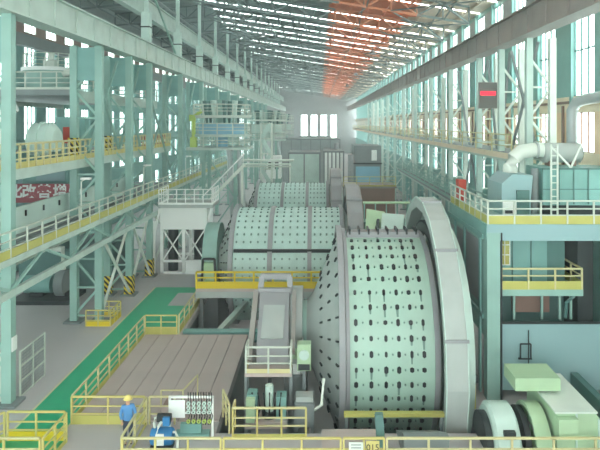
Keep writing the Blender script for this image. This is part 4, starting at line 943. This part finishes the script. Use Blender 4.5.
# ------------------------------------------------------------------ the worker
def skin(name, verts, edges, rad, m, parent, lv=2, root=0):
    me = bpy.data.meshes.new(name); off = OFF[parent.name]
    me.from_pydata([tuple(Vector(v)) for v in verts], edges, []); me.materials.append(M[m])
    o = bpy.data.objects.new(name, me); C.objects.link(o); o.parent = parent; OFF[o.name] = off
    sk = o.modifiers.new('skin', 'SKIN'); sk.use_smooth_shade = True
    for i, d in enumerate(me.skin_vertices[0].data):
        r = rad[i]; d.radius = (r, r) if not isinstance(r, tuple) else r; d.use_root = (i == root)
    sb = o.modifiers.new('subdivision', 'SUBSURF'); sb.levels = sb.render_levels = lv
    return o
wk = thing('person', 'worker in a blue jacket and yellow helmet standing by the guardrails', 'person', (-7.15, 22.45, 0))
wk.rotation_euler = (0, 0, math.radians(20))
V_ = [(0,0,.93),(0,.01,1.15),(0,.01,1.38),(0,0,1.5),(0,-.01,1.58),(0,-.02,1.66),   # 0..5 spine, neck, head
      (.17,.0,1.42),(.25,-.02,1.15),(.23,-.14,.93),(-.17,0,1.42),(-.25,-.02,1.15),(-.22,-.16,.95),   # arms 6..11
      (.09,0,.88),(.1,-.01,.48),(.1,.03,.09),(.1,-.12,.045),(-.09,0,.88),(-.1,-.03,.48),(-.1,.01,.09),(-.1,-.14,.045)]
E_ = [(0,1),(1,2),(2,3),(3,4),(4,5),(2,6),(6,7),(7,8),(2,9),(9,10),(10,11),(0,12),(12,13),(13,14),(14,15),(0,16),(16,17),(17,18),(18,19)]
Rr = [(.12,.085),(.12,.085),(.13,.09),.055,.085,.09, .06,.048,.034,.06,.048,.034,.085,.06,.045,.045,.085,.06,.045,.045]
skin('body', V_, E_, Rr, 'skin', wk)
for s in (1, -1):
    hx, hy, hz_ = (.23,-.14,.93) if s == 1 else (-.22,-.16,.95)
    hv = [(hx,hy,hz_),(hx,hy-.04,hz_-.05)]; he = [(0,1)]; hr = [.026,.032]
    for f_ in range(4):
        b0 = len(hv); o_ = (f_-1.5)*.018; L_ = (.05,.06,.055,.042)[f_]
        hv += [(hx+o_, hy-.06, hz_-.08), (hx+o_, hy-.055, hz_-.08-L_*.6), (hx+o_, hy-.035, hz_-.08-L_)]; he += [(1,b0),(b0,b0+1),(b0+1,b0+2)]; hr += [.0095,.0088,.008]
    b0 = len(hv); hv += [(hx-s*.035, hy-.05, hz_-.05), (hx-s*.04, hy-.07, hz_-.085)]; he += [(1,b0),(b0,b0+1)]; hr += [.011,.009]
    skin('hand', hv, he, hr, 'skin', wk, 1)
skin('jacket', [(0,0,.8),(0,.01,1.15),(0,.01,1.38),(0,0,1.48),(.18,.0,1.42),(.26,-.02,1.15),(.235,-.13,.96),(-.18,0,1.42),(-.26,-.02,1.15),(-.225,-.15,.98)],
     [(0,1),(1,2),(2,3),(2,4),(4,5),(5,6),(2,7),(7,8),(8,9)], [(.215,.165),(.185,.135),(.19,.13),.075,.08,.068,.052,.08,.068,.052], 'jacket', wk)
skin('trousers', [(0,0,.93),(.095,0,.86),(.1,-.01,.48),(.1,.03,.12),(-.095,0,.86),(-.1,-.03,.48),(-.1,.01,.12)], [(0,1),(1,2),(2,3),(0,4),(4,5),(5,6)], [(.16,.12),.105,.08,.066,.105,.08,.066], 'trousers', wk)
for s in (1, -1): skin('boot', [(s*.1, .05 if s > 0 else .03, .11), (s*.1, .04 if s > 0 else .02, .05), (s*.1, -.13 if s > 0 else -.15, .04)], [(0,1),(1,2)], [.06,.056,.042], 'black', wk, 1)
def local(mb, name, m, smooth=True):
    me = bpy.data.meshes.new(name); me.from_pydata(mb.v, [], mb.f); me.materials.append(M[m]); o = bpy.data.objects.new(name, me); C.objects.link(o); o.parent = wk; OFF[o.name] = OFF[wk.name]
    if smooth: me.shade_smooth()
local(MB().lathe([(.135, 1.69), (.175, 1.685), (.135, 1.71), (.125, 1.76), (.085, 1.81), (0, 1.83)], (0, -.02, 0), 'z', 24), 'helmet', 'hat')
for s in (1, -1): local(MB().lathe([(0, -.012), (.014, 0), (0, .012)], (s*.035, -.105, 1.65), 'y', 8), 'eye', 'black')
local(MB().tube([(0, -.1, 1.655), (0, -.13, 1.615), (0, -.1, 1.605)], .014, 6), 'nose', 'skin')
local(MB().box(-.025, .025, -.108, -.1, 1.57, 1.58), 'mouth', 'red', False)
for s in (1, -1): local(MB().tube([(s*.088, 0, 1.67), (s*.1, .01, 1.65), (s*.088, 0, 1.61)], .016, 6), 'ear', 'skin')

# ------------------------------------------------------------------ dusty air in the hall
hm = bpy.data.materials.new('dusty_air'); hm.use_nodes = True; nt = hm.node_tree; nt.nodes.remove(nt.nodes['Principled BSDF'])
vs = nt.nodes.new('ShaderNodeVolumeScatter'); vs.inputs['Color'].default_value = (0.9, 0.97, 0.96, 1); vs.inputs['Density'].default_value = 0.0015; vs.inputs['Anisotropy'].default_value = 0.2
nt.links.new(vs.outputs[0], nt.nodes['Material Output'].inputs['Volume']); M['air'] = hm
hz_ = MB().box(-24.45, 14.35, -20, 235.5, -5.9, 27).build('haze', 'air'); tag(hz_, 'thin pale dusty haze filling the whole length of the hall', 'haze'); hz_['kind'] = 'stuff'
